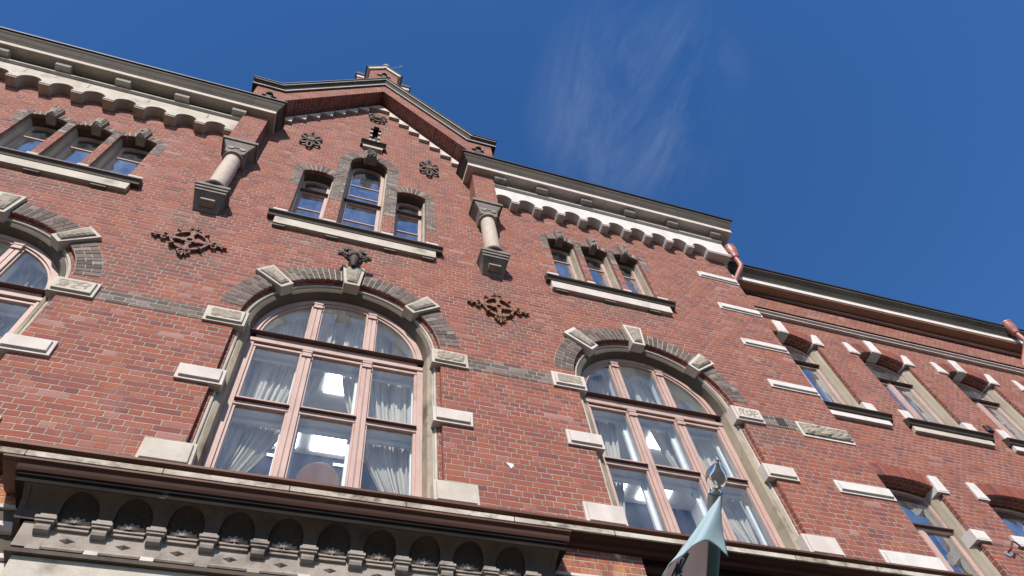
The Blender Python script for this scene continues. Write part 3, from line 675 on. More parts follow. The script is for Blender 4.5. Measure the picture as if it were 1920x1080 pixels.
# ---------------- big arched windows
def big_window(nm):
    c = CX[nm]
    W_ = empty('arched_window')
    # second brick order, stone moulding and splayed stone reveal
    path = [(c - HR, 6.9)] + arc(c, ZS, HR, 180, 0, 40) + [(c + HR, 6.9)]
    st = obj('stepped_brick_order', MB().sweep(path, [(0.02, -.066), (-.045, -.066), (-.045, -.11)]), M['brick_dark'] if nm == 'x' else M['brick'], B)
    prof = [(-.043, -.10), (-.048, -.078), (-.062, -.070), (-.078, -.078), (-.084, -.098), (-.090, -.112), (-.098, -.112), (-.104, -.100), (-.128, -.105), (-.162, -.125), (-.19, -.262), (-.19, -.52)]
    obj('stone_roll', MB().sweep(path, prof[:7]), M['cream'], B, smooth=True)
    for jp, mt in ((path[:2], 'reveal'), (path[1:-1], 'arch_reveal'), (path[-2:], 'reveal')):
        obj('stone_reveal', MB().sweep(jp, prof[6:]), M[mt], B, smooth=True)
    # dark radial bricks
    ring_bricks('brick_arch', B, c, ZS, HR + .003, 1.69, 7.5, 172.5, 50, M['voussoir_brick'], d=0.008, back=-.066)
    # stones
    for sgn in (-1, 1):
        q = lambda a, b, z0, z1: [(c + sgn * a, z0), (c + sgn * b, z0), (c + sgn * b, z1), (c + sgn * a, z1)]
        warm = M['pale'] if nm != 'L' else M['cream']
        s1 = MB().stone(q(1.245, 1.765, 9.565, 9.885), -.25, .035, .035, .03, .0)
        o1 = obj('impost_stone', s1, M['cream'] if nm != 'R' else M['pale'], B)
        rf = MB().stone(q(1.283, 1.727, 9.603, 9.847), .034, .040, .002, .030, .0055)
        obj('rough_face', rf, M['rough'], o1)
        for z0, z1, f in ((8.365, 8.63, .035), (7.055, 7.385, .03)):
            obj('jamb_stone', MB().stone(q(1.245, 1.765, z0, z1), -.25, .035, f, .028, .0), M['pale'] if z0 > 8 or nm == 'R' else M['cream'], B, 0.003)
    for a, wd in ((90, 5.6), (136, 5.0), (44, 5.0)):
        def pol(r, da): return (c + r * math.cos(R(a + da)), ZS + r * math.sin(R(a + da)))
        qd = [pol(1.235, wd * .95), pol(1.235, -wd * .95), pol(1.775, -wd), pol(1.775, wd)]
        o1 = obj('voussoir_stone', MB().stone(qd, -.25, .06, .03, .001, 0), M['cream'] if nm != 'R' else M['pale'], B)
        qi = [pol(1.285, wd * .62), pol(1.285, -wd * .62), pol(1.72, -wd * .74), pol(1.72, wd * .74)]
        obj('rough_face', MB().stone(qi, .058, .066, .002, .034, .006), M['rough'], o1)
    # ---- joinery
    FR = 1.19
    path = [(c - FR, 7.12)] + arc(c, ZS, FR, 180, 0, 40) + [(c + FR, 7.12)]
    fr = obj('arched_window', MB().sweep(path, [(0.0, -.262), (-.085, -.262), (-.085, -.285), (-.12, -.285), (-.12, -.335), (0, -.335)], close_prof=True), M['pinkwood'], B)
    bpy.data.objects.remove(W_)
    zt0, zt1 = 9.685, 9.905
    mb = MB().box(c - FR + .005, c + FR - .005, -.33, -.245, zt0, zt0 + .075); mb.box(c - FR + .005, c + FR - .005, -.33, -.262, zt0 + .075, zt1 - .06)
    obj('transom', mb, M['pinkwood'], fr, 0.004)
    wb = MB().prism_x([(-.31, zt1 - .06), (-.185, zt1 - .06), (-.195, zt1 - .038), (-.25, zt1 + .005), (-.31, zt1 + .005)], c - FR + .008, c + FR - .008)
    obj('weather_bar', wb, M['redwood'], fr)
    for sx in (-.405, .405):
        x = c + sx
        top = ZS + math.sqrt((FR - .09) ** 2 - sx * sx)
        for z0, z1 in ((7.12, 9.683), (zt1, top)):
            mu = MB().box(x - .062, x - .006, -.335, -.25, z0, z1); mu.box(x + .006, x + .062, -.335, -.25, z0, z1)
            mu.box(x - .006, x + .006, -.335, -.262, z0, z1)
            mu.box(x - .088, x - .062, -.335, -.28, z0, z1); mu.box(x + .062, x + .088, -.335, -.28, z0, z1)
            for i in range(3): mu.box(x - .066 + .008 * (i % 2), x + .066 - .008 * (i % 2), -.3, -.228 - .006 * (i % 2), z1 - .155 + i * .045, z1 - .115 + i * .045)
            obj('mullion', mu, M['pinkwood'], fr, 0.003)
    xs = [c - FR + .085, c - .405 - .062, c - .405 + .062, c + .405 - .062, c + .405 + .062, c + FR - .085]
    gb = MB(); wb = MB()
    for a, b in ((xs[0], xs[1]), (xs[2], xs[3]), (xs[4], xs[5])):
        gb.mark().box(a, b, -.335, -.27, 8.435, 8.50)
        wb.mark().prism_x([(-.32, 8.50), (-.225, 8.50), (-.235, 8.52), (-.28, 8.56), (-.32, 8.56)], a, b)
        gb.mark().box(a, b, -.335, -.272, 7.12, 7.30)
        gb.mark().box(a, b, -.335, -.275, 8.562, 8.587); gb.mark().box(a, b, -.335, -.275, 9.62, 9.66); gb.mark().box(a, b, -.335, -.275, 9.91, 9.945)
    obj_each('glazing_bar', gb, M['pinkwood'], fr, 0.003); obj_each('drip_bar', wb, M['redwood'], fr)
    gl = MB()
    gl.plate([(c - FR + .05, 7.2)] + arc(c, ZS, FR - .05, 180, 0, 30) + [(c + FR - .05, 7.2)], [], -.31, -.31)
    gl.f = [f for f in gl.f if len(set(gl.v[i] for i in f)) == 3 and len(f) == 3]
    obj('glass', gl, M['glass'], fr)
    # box lining between the two sashes and the white inner sash
    ln = MB().sweep([(c - FR + .02, 7.0)] + arc(c, ZS, FR - .02, 180, 0, 30) + [(c + FR - .02, 7.0)], [(-.0, -.336), (-.03, -.336), (-.03, -.55), (0, -.55)])
    for z0, z1 in ((8.44, 8.56), (9.68, 9.90)): ln.box(c - FR + .05, c + FR - .05, -.52, -.337, z0, z1)
    for sx in (-.405, .405):
        ln.box(c + sx - .05, c + sx + .05, -.52, -.337, 7.1, ZS + math.sqrt((FR - .06) ** 2 - sx * sx))
        # open casement stiles seen in the gap
    obj('lining', ln, M['whitewood'], fr)
    ins = MB()
    for a, b in ((c - FR + .05, c - .45), (c - .355, c + .355), (c + .45, c + FR - .05)):
        for z0, z1 in ((7.2, 8.44), (8.56, 9.68)):
            for e0, e1 in ((a, a + .06), (b - .06, b)): ins.box(e0, e1, -.515, -.47, z0, z1)
            ins.box(a + .06, b - .06, -.515, -.47, z1 - .07, z1); ins.box(a + .06, b - .06, -.515, -.47, z0, z0 + .05)
    obj('inner_sash', ins, M['whitewood'], fr, 0.002)
    # curtains (a pair, tied back low at the sides) : each a thing
    for sgn in (-1, 1):
        NU, NV = 90, 40; P = []; F = []
        ph = random.uniform(0, 6)
        for j in range(NV + 1):
            v = j / NV; z = 10.95 - v * 3.95
            zt = max(0.0, min(1.0, (10.6 - z) / 3.3))
            inner = 0.06 + (1.02 - 0.06) * zt ** 2.1
            outer_ = 1.13
            if nm == 'R' and sgn == -1: inner = 0.42 + .5 * zt ** 1.6
            comp = (outer_ - inner)
            for i in range(NU + 1):
                u = i / NU
                x = inner + comp * u
                uu = u + 0.035 * math.sin(u * 9 + ph) + 0.018 * math.sin(u * 23 + 2.1 * ph)
                fold = (0.028 + 0.012 * math.sin(u * 7 + ph)) * math.sin(uu * 2 * math.pi * (9.5 + (sgn > 0)) + ph + 0.8 * math.sin(v * 3 + ph)) + 0.014 * math.sin(u * 2 * math.pi * 23 + 2 * ph)
                x += 0.008 * math.sin(u * 2 * math.pi * 21 + ph)
                P.append((c + sgn * x, -.625 + fold - .05 * (1 - u) * zt, z))
        for j in range(NV):
            for i in range(NU):
                a = j * (NU + 1) + i; F.append((a, a + 1, a + NU + 2, a + NU + 1))
        cu = obj('curtain', MB().add(P, F), M['curtain'], None, smooth=True)
        side = 'left' if sgn < 0 else 'right'
        wn_ = {'L': 'the arched window at the left edge', 'C': 'the central arched window', 'R': 'the arched window behind the flag'}[nm]
        tag(cu, 'pleated cream curtain tied back to the %s in %s' % (side, wn_), 'curtain', 'curtains in the arched windows')
for nm in 'LCR': big_window(nm)

# dark brick band between the imposts
bd = MB()
for a, b in ((-9.6, CX['L'] - 1.77), (CX['L'] + 1.77, CX['C'] - 1.77), (CX['C'] + 1.77, CX['R'] - 1.77), (CX['R'] + 1.77, 7.49)):
    bd.mark().box(a, b, -.02, .005, 9.59, 9.86)
obj_each('dark_brick_band', bd, M['brick_dark'], B)
vg = MB().box(7.10, 7.30, .0, .012, 9.60, 9.84)
vb = MB()
for i in range(5): vb.mark().box(7.115 + .036 * i, 7.135 + .036 * i, .012, .022, 9.62, 9.82)
vt = obj('vent_grille', vg, M['frieze_stone']); obj_each('grille_bar', vb, M['dark_metal'], vt)
tag(vt, 'small slotted air vent in the dark brick band beside a rough stone', 'vent')

# quoins at the right corner of the main building
for z0, z1, kind in ((14.47, 14.69, 0), (13.19, 13.41, 0), (11.94, 12.15, 0), (10.69, 10.90, 0), (9.475, 9.815, 1), (8.305, 8.54, 0), (7.03, 7.315, 0)):
    qd = [(7.50, z0), (8.482, z0), (8.482, z1), (7.50, z1)]
    o1 = obj('corner_quoin', MB().stone(qd, -.2, .02, .035, .03 if not kind else .002, 0), M['white'], B, 0.003)
    if kind: obj('rough_face', MB().stone([(7.54, z0 + .04), (8.45, z0 + .04), (8.45, z1 - .04), (7.54, z1 - .04)], .018, .028, .002, .035, .012), M['rough'], o1)

# ---------------- triple windows of the upper floor
def small_window(x0, x1, z0, zs, cr, depth, muntins, transom=None, mat='pinkwood', inner_first=.09, casing=True, wide=.055):
    path, inf = arch_path(x0, x1, z0, zs, cr, 10)
    if casing:
        pr = [(.0, -.066), (-.006, -.068), (-.006, -inner_first), (-.022, -inner_first), (-.035, -depth), (-.035, -.5)]
        for jp in ([path[0], path[1]], [path[-2], path[-1]]): obj('window_casing', MB().sweep(jp, pr), M['casing'], B)
        obj('arch_soffit', MB().sweep(path[1:-1], [(.0, -.066), (-.004, -.068), (-.004, -depth), (-.03, -depth), (-.03, -.5)]), M['sooty_shaded'], B)  # soot-dark colour also carries the shade under the arch
    a, b = x0 + .03, x1 - .03
    p2, _ = arch_path(a, b, z0, zs - .02, cr, 10)
    fr = obj('narrow_window', MB().sweep(p2, [(0, -depth), (-wide, -depth), (-wide, -depth - .05), (0, -depth - .05)], close_prof=True), M['pinkwood'], B, 0.003)
    bars = MB()
    for z in muntins: bars.mark().box(a + wide, b - wide, -depth - .045, -depth - .012, z - .013, z + .013)
    bars.mark().box(a + wide, b - wide, -depth - .05, -depth - .002, z0, z0 + .10)
    obj_each('glazing_bar', bars, M['pinkwood'], fr)
    if transom is not None:
        t = MB().box(a, b, -depth - .05, -depth + .004, transom - .05, transom - .012)
        obj('transom', t, M['pinkwood'], fr)
        obj('weather_bar', MB().prism_x([(-depth - .04, transom - .012), (-depth + .07, transom - .012), (-depth + .06, transom + .012), (-depth - .0, transom + .035), (-depth - .04, transom + .035)], a, b), M['redwood'], fr)
    gl = MB().add([(a + .02, -depth - .03, z0), (b - .02, -depth - .03, z0), (b - .02, -depth - .03, zs + cr - .03), (a + .02, -depth - .03, zs + cr - .03)], [(0, 1, 2, 3)])
    obj('glass', gl, M['glass_high'], fr)
    return fr
for nm, lst, zz in (('L', TL, 0.0), ('R', TR, -.06)):
    for a, b in lst:
        p, inf, z0, zs, cr = tri_paths[(nm, a)]
        small_window(a, b, z0, zs, cr, .215, [14.27 + zz - .12])
        c, cz, r, an = inf
        ring_bricks('brick_arch', B, c, cz, r + .002, r + .155, 90 + an, 90 - an, 9, M['voussoir_brick'], d=.007, back=-.03, split=False)
        k1 = MB().stone([(c - .075, zs + .03), (c + .075, zs + .03), (c + .10, zs + .40), (c - .10, zs + .40)], -.13, .06, .012, .045, .014)
        obj('keystone', k1, M['rough'] if nm == 'L' else M['grey'], B)
    x0, x1 = lst[0][0], lst[-1][1]
    zs = tri_paths[(nm, lst[0][0])][3]
    qd = MB()
    zlow = zs - .46
    def col_box(a, b, zl=zlow): qd.mark().box(a, b, -.03, .004, zl, zs + .02)
    col_box(x0 - .17, x0 - .002); col_box(x1 + .002, x1 + .17)
    for i in range(2): col_box(lst[i][1] + .002, lst[i + 1][0] - .002)
    for i in range(2):
        a, b = lst[i][1], lst[i + 1][0]; qd.mark().box(a - .03, b + .03, -.01, .0035, zs + .02, zs + .16)
    qd.mark().plate([(x0 - .17, zs + .02), (x0 - .002, zs + .02), (x0 + .03, zs + .20), (x0 - .15, zs + .17)], [], .0035, -.01); qd.mark().plate([(x1 + .002, zs + .02), (x1 + .17, zs + .02), (x1 + .15, zs + .17), (x1 - .03, zs + .20)], [], .0035, -.01)
    obj_each('dark_quoin_bricks', qd, M['brick_dark'], B)
    # sill
    zo = 0.0 if nm == 'L' else -.085
    sx0, sx1 = (x0 - .30, x1 + .28) if nm == 'L' else (3.665, 6.265)
    s_ = obj('window_sill', MB().prism_x([(-.28, 12.98 + zo), (.0, 12.945 + zo), (.14, 12.84 + zo), (.155, 12.815 + zo), (.15, 12.79 + zo), (.115, 12.765 + zo), (.095, 12.73 + zo), (.09, 12.715 + zo), (.0, 12.71 + zo), (-.05, 12.71 + zo)], sx0, sx1), M['sillmetal'], B)
    ub = MB().box(sx0 + .08, sx1 - .12, -.02, .078, 12.49 + zo, 12.708 + zo)
    obj('pale_apron', ub, M['cream'] if nm == 'L' else M['pale'], s_, .004)
    sh = MB()
    for f in (.03, .42, .80):
        xx = sx0 + .08 + (sx1 - sx0 - .2) * f; sh.mark().box(xx, xx + .22, -.02, .055, 12.45 + zo, 12.489 + zo)
    obj_each('apron_corbel', sh, M['grey'], s_)
    for xx in (x0 - .115, (lst[0][1] + lst[1][0]) / 2, (lst[1][1] + lst[2][0]) / 2, x1 + .115):
        w_ = .115 if abs(xx - x0) < .13 or abs(xx - x1) < .13 else .085
        obj('sill_stop', MB().frustum((xx - w_, xx + w_, -.15, .03, 12.93 + zo), (xx - w_, xx + w_, -.15, .022, 13.13 + zo)), M['pale'] if nm == 'R' else M['cream'], B, .006)
# central group
for a, b in TC:
    p, inf, z0, zs, cr = tri_paths[('C', a)]
    small_window(a, b, z0, zs, cr, .225, [13.85], 14.55)
    c, cz, r, an = inf
    ring_bricks('brick_arch', B, c, cz, r + .002, r + .25, 90 + an + 3, 90 - an - 3, 10, M['voussoir_brick'], d=.007, back=-.03, split=False)
small_window(MC[0], MC[1], 12.95, 16.05, .385, .225, [13.80, 14.90, 15.42], 14.55, wide=.065)
ring_bricks('brick_arch', B, (MC[0] + MC[1]) / 2, 16.05, .391, .63, 0, 180, 17, M['voussoir_brick'], d=.007, back=-.03, split=False)
ov = MB().sweep([(0.228 + .30 * math.cos(R(a)), 15.98 + .17 * math.sin(R(a))) for a in range(360, 0, -12)], [(-.018, -.50), (.018, -.50), (.018, -.54), (-.018, -.54)], closed=True, close_prof=True)
obj('oval_reflection_ring', ov, M['pinkwood'], B)  # ring added to imitate the arched frame's reflection in the glass
obj('inner_shelf', MB().box(-.05, .55, -.60, -.52, 15.24, 15.33), M['whitewood'], B)
qd = MB()
qd.box(-1.165, -.987, -.02, .004, 14.30, 15.03); qd.mark().box(1.432, 1.61, -.02, .004, 13.62, 15.03)
qd.mark().box(-.398, -.162, -.02, .004, 14.02, 16.04); qd.mark().box(.617, .848, -.02, .004, 13.86, 16.04)
obj_each('dark_quoin_bricks', qd, M['brick_dark'], B)
s_ = obj('window_sill', MB().prism_x([(-.28, 12.99), (.0, 12.955), (.14, 12.85), (.155, 12.825), (.15, 12.80), (.115, 12.775), (.095, 12.74), (.09, 12.725), (.0, 12.72), (-.05, 12.72)], -1.265, 1.72), M['sillmetal'], B)
obj('pale_apron', MB().box(-1.14, 1.60, -.02, .078, 12.50, 12.718), M['cream'], s_, .004)
sh = MB()
for xx in (-1.14, -.28, .70, 1.36): sh.mark().box(xx, xx + .2, -.02, .055, 12.46, 12.499)
obj_each('apron_corbel', sh, M['grey'], s_)
for a, b in ((-1.23, -.99), (-.395, -.165), (.62, .845), (1.435, 1.67)):
    obj('sill_stop', MB().frustum((a, b, -.15, .03, 12.94), (a, b, -.15, .022, 13.14)), M['pale'], B, .006)
# keystone mask-like rough block, little niche with its sill
obj('keystone', MB().stone([(.10, 16.26), (.36, 16.26), (.35, 16.66), (.07, 16.66)], -.06, .09, .02, .06, .03), M['grey'], B, .015)
obj('niche_sill', MB().prism_x([(-.2, 17.30), (.0, 17.27), (.16, 17.17), (.17, 17.13), (.12, 17.10), (.08, 17.04), (-.02, 17.03)], -.06, .50), M['sillmetal'], B)
obj('niche_apron', MB().box(.0, .44, -.02, .085, 16.93, 17.029), M['cream'], B, .004)
nt = MB()
for z in (17.62, 17.90, 18.18):
    nt.mark().box(.345 - .055, .347, -.19, -.01, z, z + .1); nt.mark().box(.103, .105 + .055, -.19, -.01, z + .02, z + .12)
nt.mark().box(-.0, .10, -.02, .03, 17.29, 17.43); nt.mark().box(.35, .45, -.02, .03, 17.29, 17.43)
obj_each('niche_block', nt, M['cream'], B, .004)
obj('niche_post', MB().lathe([(.11, 17.31), (.11, 17.40), (.07, 17.44), (.085, 17.56), (.06, 17.66), (.05, 17.80), (.075, 17.84), (.02, 17.92)], .225, -.11, 14), M['cream'], B, smooth=True)

# ---------------- columns and piers at the gable corners
def column(c, px0, px1, dz):
    C_ = obj('corbelled_column', MB().lathe([(.145, 13.0 + dz), (.152, 13.2 + dz), (.152, 13.6 + dz), (.14, 14.26 + dz)], c, .17, 24), M['shaft'], B, smooth=True)
    cap = MB().box(c - .315, c + .315, -.02, .36, 14.82 + dz, 14.92 + dz)
    cap.frustum((c - .20, c + .20, -.02, .29, 14.60 + dz), (c - .285, c + .285, -.02, .335, 14.82 + dz))
    cap.frustum((c - .165, c + .165, -.02, .31, 14.33 + dz), (c - .195, c + .195, -.02, .30, 14.598 + dz))
    obj('capital', cap, M['grey'], C_, .008)
    vo = MB().lathe([(.16, 14.262 + dz), (.185, 14.28 + dz), (.185, 14.31 + dz), (.16, 14.328 + dz)], c, .17, 20)
    for s_ in (-1, 1):
        vo.add([(c + s_ * .10 + .055 * math.cos(R(a)), dd, 14.535 + dz + .055 * math.sin(R(a))) for dd in (.29, .322) for a in range(0, 360, 30)],
               [tuple(range(12)), tuple(range(12, 24))] + [(i, (i + 1) % 12, 12 + (i + 1) % 12, 12 + i) for i in range(12)])
    vo.box(c - .15, c + .15, .29, .318, 14.565 + dz, 14.597 + dz)
    obj('volute', vo, M['frieze_stone'], C_, smooth=True)
    pd = MB().lathe([(.18, 12.875 + dz), (.205, 12.90 + dz), (.205, 12.94 + dz), (.17, 12.965 + dz), (.165, 13.0 + dz)], c, .17, 20)
    pd.box(c - .27, c + .27, -.02, .318, 12.79 + dz, 12.872 + dz); pd.box(c - .253, c + .253, -.02, .298, 12.725 + dz, 12.788 + dz)
    pd.box(c - .24, c + .24, -.02, .275, 12.66 + dz, 12.7245 + dz)
    pd.frustum((c - .19, c + .19, -.02, .012, 12.42 + dz), (c - .235, c + .235, -.02, .265, 12.659 + dz))
    obj('pedestal', pd, M['grey'], C_, .006)
    obj('billet', MB().prism_x([(.10, 12.56 + dz), (.20, 12.55 + dz), (.20, 12.505 + dz), (.08, 12.47 + dz)], c - .11, c + .11), M['frieze_stone'], C_, .004)
    obj('pier', MB().box(px0, px1, -.02, .30, 14.90 + dz, 16.47 + dz), M['brick'], B)
column(-2.17, -2.43, -1.955, 0.0)
column(2.635, 2.405, 2.88, -.03)

# ---------------- main cornices of the two wings
def wing_cornice(path, x0, x1, mods, crowns, pitch, dz, fmat, xfr0, xfr1, slits):
    f = lambda l: [(o, z + dz) for o, z in l]
    co = obj('cornice', MB().sweep_plan(path, f([(-.28, 16.60), (.15, 16.60), (.165, 16.63), (.16, 16.66), (.19, 16.72), (.225, 16.82), (.25, 16.86), (.255, 16.93), (-.28, 16.97)])), M['cyma'], B)
    obj('corona_strip', MB().sweep_plan(path, f([(-.28, 16.47), (.145, 16.47), (.15, 16.475), (.15, 16.598), (-.28, 16.598)])), M['pale'] if dz else M['cream'], co, .003)
    obj('roof_edge', MB().sweep_plan(path, f([(-.28, 16.972), (.255, 16.932), (.285, 16.935), (.285, 16.985), (-.28, 17.0)])), M['dark_metal'], co)
    obj('cornice_back', MB().box(x0, x1, -.02, .215, 16.28 + dz, 16.469 + dz), M['cyma'] if not dz else M['frieze_stone'], co)
    obj('bed_moulding', MB().prism_x(f([(-.02, 16.22), (.20, 16.22), (.245, 16.25), (.25, 16.278), (-.02, 16.278)]), x0, x1), M['cream'] if not dz else M['pale'], co)
    for i, x in enumerate(mods):
        obj('modillion', MB().prism_x(f([(.21, 16.468), (.37, 16.468), (.37, 16.385), (.355, 16.355), (.32, 16.33), (.26, 16.32), (.21, 16.32)]), x, x + .27), M['cream'] if not dz else M['frieze_stone'], co, .006)
    # frieze with hanging arches
    zc, r, zb = 15.665 + dz, .185, 15.575 + dz
    pts = [(xfr0, 16.22 + dz), (xfr1, 16.22 + dz)]
    low = []
    for c in sorted(crowns): low += [(c - r, zb)] + arc(c, zc, r, 180, 0, 14) + [(c + r, zb)]
    low = [(xfr0, zb)] + low + [(xfr1, zb)]
    pts = low + [(xfr1, 16.22 + dz), (xfr0, 16.22 + dz)]
    fr = obj('arcade_frieze', MB().plate(pts, [], .19, -.02), fmat, B, .004)
    rim = MB()
    for c in crowns: rim.sweep(arc(c, zc, r, 180, 0, 16), [(.0, .188), (.0, .206), (.035, .206), (.04, .188)], close_prof=True)
    obj('arch_rim', rim, fmat, fr)
    cb = MB(); edges = [xfr0] + sorted(crowns) + [xfr1]
    for a, b in zip(edges[:-1], edges[1:]):
        a2 = a + (r if a != xfr0 else 0) ; b2 = b - (r if b != xfr1 else 0)
        if b2 - a2 < .03: continue
        cb = MB().box(a2 - .014, b2 + .014, .0, .216, zb + .03, zb + .085); cb.box(a2 - .006, b2 + .006, .0, .203, zb - .005, zb + .03)
        obj('frieze_corbel', cb, fmat, fr, .004)
    for x in slits:
        obj('iron_cramp', MB().box(x - .012, x + .012, .15, .194, 15.98 + dz, 16.14 + dz), M['dark_metal'], fr)
wing_cornice([(-9.6, .30), (-1.985, .30), (-1.985, -.02)], -9.6, -2.0, [-8.05, -6.98, -5.91, -4.845, -3.755, -2.66],
             [-2.805 - .543 * i for i in range(12)], .543, 0.0, M['cream'], -9.6, -2.435, [-6.30, -5.21, -4.14, -3.04])
wing_cornice([(2.42, -.02), (2.42, .30), (8.72, .30), (8.72, -1.2)], 2.45, 8.60, [2.90, 3.88, 4.96, 6.05, 7.15, 8.30],
             [3.09 + .5265 * i for i in range(10)], .5265, -.075, M['white'], 2.885, 8.60, [])
hb = MB()
for i in range(10):
    x = 3.35 + .53 * i
    if x > 8.3: break
obj('frieze_end', MB().box(8.0, 8.60, -.7, -.022, 15.42, 16.14), M['white'], B)

# ---------------- gable
rake = [(-2.5, 16.9), (-1.86, 16.9), (-1.86, 17.53), (.22, 20.27), (2.30, 17.53), (2.30, 16.9), (2.94, 16.9), (2.94, 18.1), (2.34, 18.1), (.22, 20.78), (-1.90, 18.1), (-2.5, 18.1)]
GB = obj('gable_parapet', MB().plate(rake, [], .40, -.3, True), M['brick'], B)
rpath = [(-2.62, 18.1), (-1.9, 18.1), (.22, 20.78), (2.34, 18.1), (3.06, 18.1)]
obj('raking_cornice', MB().sweep(rpath, [(.001, -.3), (.001, .43), (.035, .435), (.045, .41), (.10, .43), (.165, .47), (.17, .49), (.20, .50), (.21, .50), (.215, -.3)], close_prof=True), M['cyma'], GB)
obj('light_bead', MB().sweep(rpath, [(.002, .42), (.002, .45), (.03, .45), (.03, .42)], close_prof=True), M['pale'], GB)
obj('top_bead', MB().sweep(rpath, [(.175, .45), (.175, .507), (.208, .507), (.208, .45)], close_prof=True), M['pale'], GB)
obj('coping_metal', MB().sweep([(-2.64, 18.1)] + rpath[1:-1] + [(3.08, 18.1)], [(.216, -.35), (.209, .53), (.245, .53), (.25, -.35)], close_prof=True), M['dark_metal'], GB)
for i in range(8):
    x = .22 + .259 * i; z = 19.77 - .354 * i; t = .354; w_ = .259
    for s_ in (-1, 1):
        if s_ == 1: q = [(x, z), (x + w_, z), (x + w_ * .96, z + .03), (x, z + t)]
        else: q = [(.44 - x, z), (.44 - x, z + t), (.44 - x - w_ * .96, z + .03), (.44 - x - w_, z)]
        obj('step_stone', MB().plate(q, [], .075, -.02), M['pale'], GB)
# finial block on the gable, shoulder blocks and roofs
FB = obj('gable_finial', MB().plate([(-.235, 20.6), (.545, 20.6), (.545, 22.33), (.16, 22.80), (-.235, 22.33)], [], .30, -.30, True), M['brick'], B)
obj('finial_coping', MB().sweep([(-.26, 22.30), (.155, 22.80), (.57, 22.30)], [(.0, -.34), (.0, .35), (.05, .36), (.09, .36), (.09, -.34)], close_prof=True), M['pale'], FB)
obj('finial_roof', MB().sweep([(-.27, 22.30), (.155, 22.81), (.58, 22.30)], [(.093, -.36), (.093, .38), (.125, .38), (.125, -.36)], close_prof=True), M['dark_metal'], FB)
obj('pommel', MB().lathe([(.07, 22.80), (.075, 22.98), (.10, 23.0), (.10, 23.05), (.03, 23.07)], .165, .30, 14), M['pale'], FB, smooth=True)
sb = obj('gable_shoulder', MB().box(-.56, .92, -.7, -.01, 20.6, 22.55), M['brick'], B)
obj('shoulder_cap', MB().box(-.62, .98, -.75, .05, 22.55, 22.74), M['dark_metal'], sb, .02)
obj('shoulder_band', MB().box(-.575, .935, -.72, .015, 22.38, 22.548), M['pale'], sb)
rf = MB()
rf.add([(-9.6, -.35, 16.99), (8.95, -.35, 16.99), (8.95, -6, 20.5), (-9.6, -6, 20.5), (-9.6, -12, 16.98), (8.95, -12, 16.98)], [(0, 1, 2, 3), (3, 2, 5, 4)])
rf.add([(-2.6, -.25, 18.2), (.22, -.25, 21.0), (3.0, -.25, 18.2), (-2.6, -6, 18.2), (.22, -6, 21.0), (3.0, -6, 18.2)], [(0, 1, 4, 3), (1, 2, 5, 4)])
obj('roof', rf, M['dark_metal'], B)
bw = MB().box(-9.6, 8.47, -12, -11.8, 0, 17.0); bw.box(-9.62, -9.4, -11.8, -.6, 0, 17.0); bw.box(8.25, 8.47, -11.8, -.76, 0, 16.9)
obj('outer_wall', bw, M['brick'], B)
# interior
obj('room_ceiling', MB().box(-9.4, 8.18, -4.0, -.535, 11.44, 11.6), M['plaster'], B)
ib = MB().box(-9.4, 8.18, -4.1, -3.85, 6.5, 11.435); ip = MB().box(-9.4, -9.2, -3.85, -.535, 6.5, 11.435); ip.mark().box(8.0, 8.18, -3.85, -.535, 6.5, 11.435)
obj_each('room_end_wall', ip, M['plaster'], B)
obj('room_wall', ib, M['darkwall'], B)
obj('room_floor', MB().box(-9.4, 8.18, -4.1, -.535, 6.3, 6.5), M['floor'], B)
ub = MB().box(-9.4, 8.18, -4.1, -3.8, 11.6, 17.0); ub.box(-9.4, 8.18, -4.1, -.535, 15.1, 15.2) ; ub.box(-9.4, 8.18, -4.1, -.535, 12.3, 12.5)
ub = MB().box(-9.4, 8.18, -4.1, -3.8, 11.6, 20.0)
ub.box(-9.4, -2.2, -3.8, -.535, 15.0, 15.2); ub.box(2.7, 8.18, -3.8, -.535, 15.0, 15.2); ub.box(-2.2, 2.7, -3.8, -.535, 16.9, 17.1); ub.box(-9.4, 8.18, -4.1, -.535, 12.2, 12.4)
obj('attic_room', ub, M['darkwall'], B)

# ---------------- things inside the rooms
def panel(xa, xb, da, db, label):
    mb = MB().box(xa, xb, da, db, 11.405, 11.435)
    o = obj('ceiling_light', mb, M['panel_light']); tag(o, label, 'ceiling light', 'lit ceiling panels inside the hall'); return o
panel(.235, 1.02, -3.72, -3.02, 'large lit white ceiling panel seen through the lower middle pane of the central arched window')
panel(-.80, -.02, -3.72, -2.9, 'lit white ceiling panel half hidden by the left curtain of the central arched window')
panel(.24, .80, -2.35, -1.80, 'small lit white ceiling panel seen through the upper middle pane of the central arched window')
panel(6.70, 7.35, -3.72, -3.0, 'lit white ceiling panel low in the middle of the arched window behind the teal flag')
panel(5.95, 6.35, -3.72, -3.0, 'lit white ceiling panel in the lower left panes of the arched window behind the flag')
panel(6.30, 7.0, -2.35, -1.75, 'lit white ceiling panel high in the middle of the arched window behind the teal flag')
for x, lb in ((-.475, 'short lit tube lamp behind the lower left pane of the central arched window'), (.68, 'short lit tube lamp right of the round paper globe'), (7.0, 'short lit tube lamp behind the lower left pane by the teal flag')):
    o = obj('tube_lamp', MB().box(x, x + .19, -3.82, -3.79, 11.225, 11.255), M['tube_light']); tag(o, lb, 'lamp', 'tube lamps inside the hall')
    obj('lamp_holder', MB().box(x + .02, x + .17, -3.849, -3.821, 11.23, 11.25), M['whitewood'], o)
gl = MB().lathe([(.01 + .26 * math.sin(R(a)), 8.10 - .26 * math.cos(R(a))) for a in range(0, 181, 9)], .33, -1.05, 32)
o = obj('paper_lamp', gl, M['paper'], smooth=True); tag(o, 'round peach paper globe lamp low inside the central arched window', 'lamp')
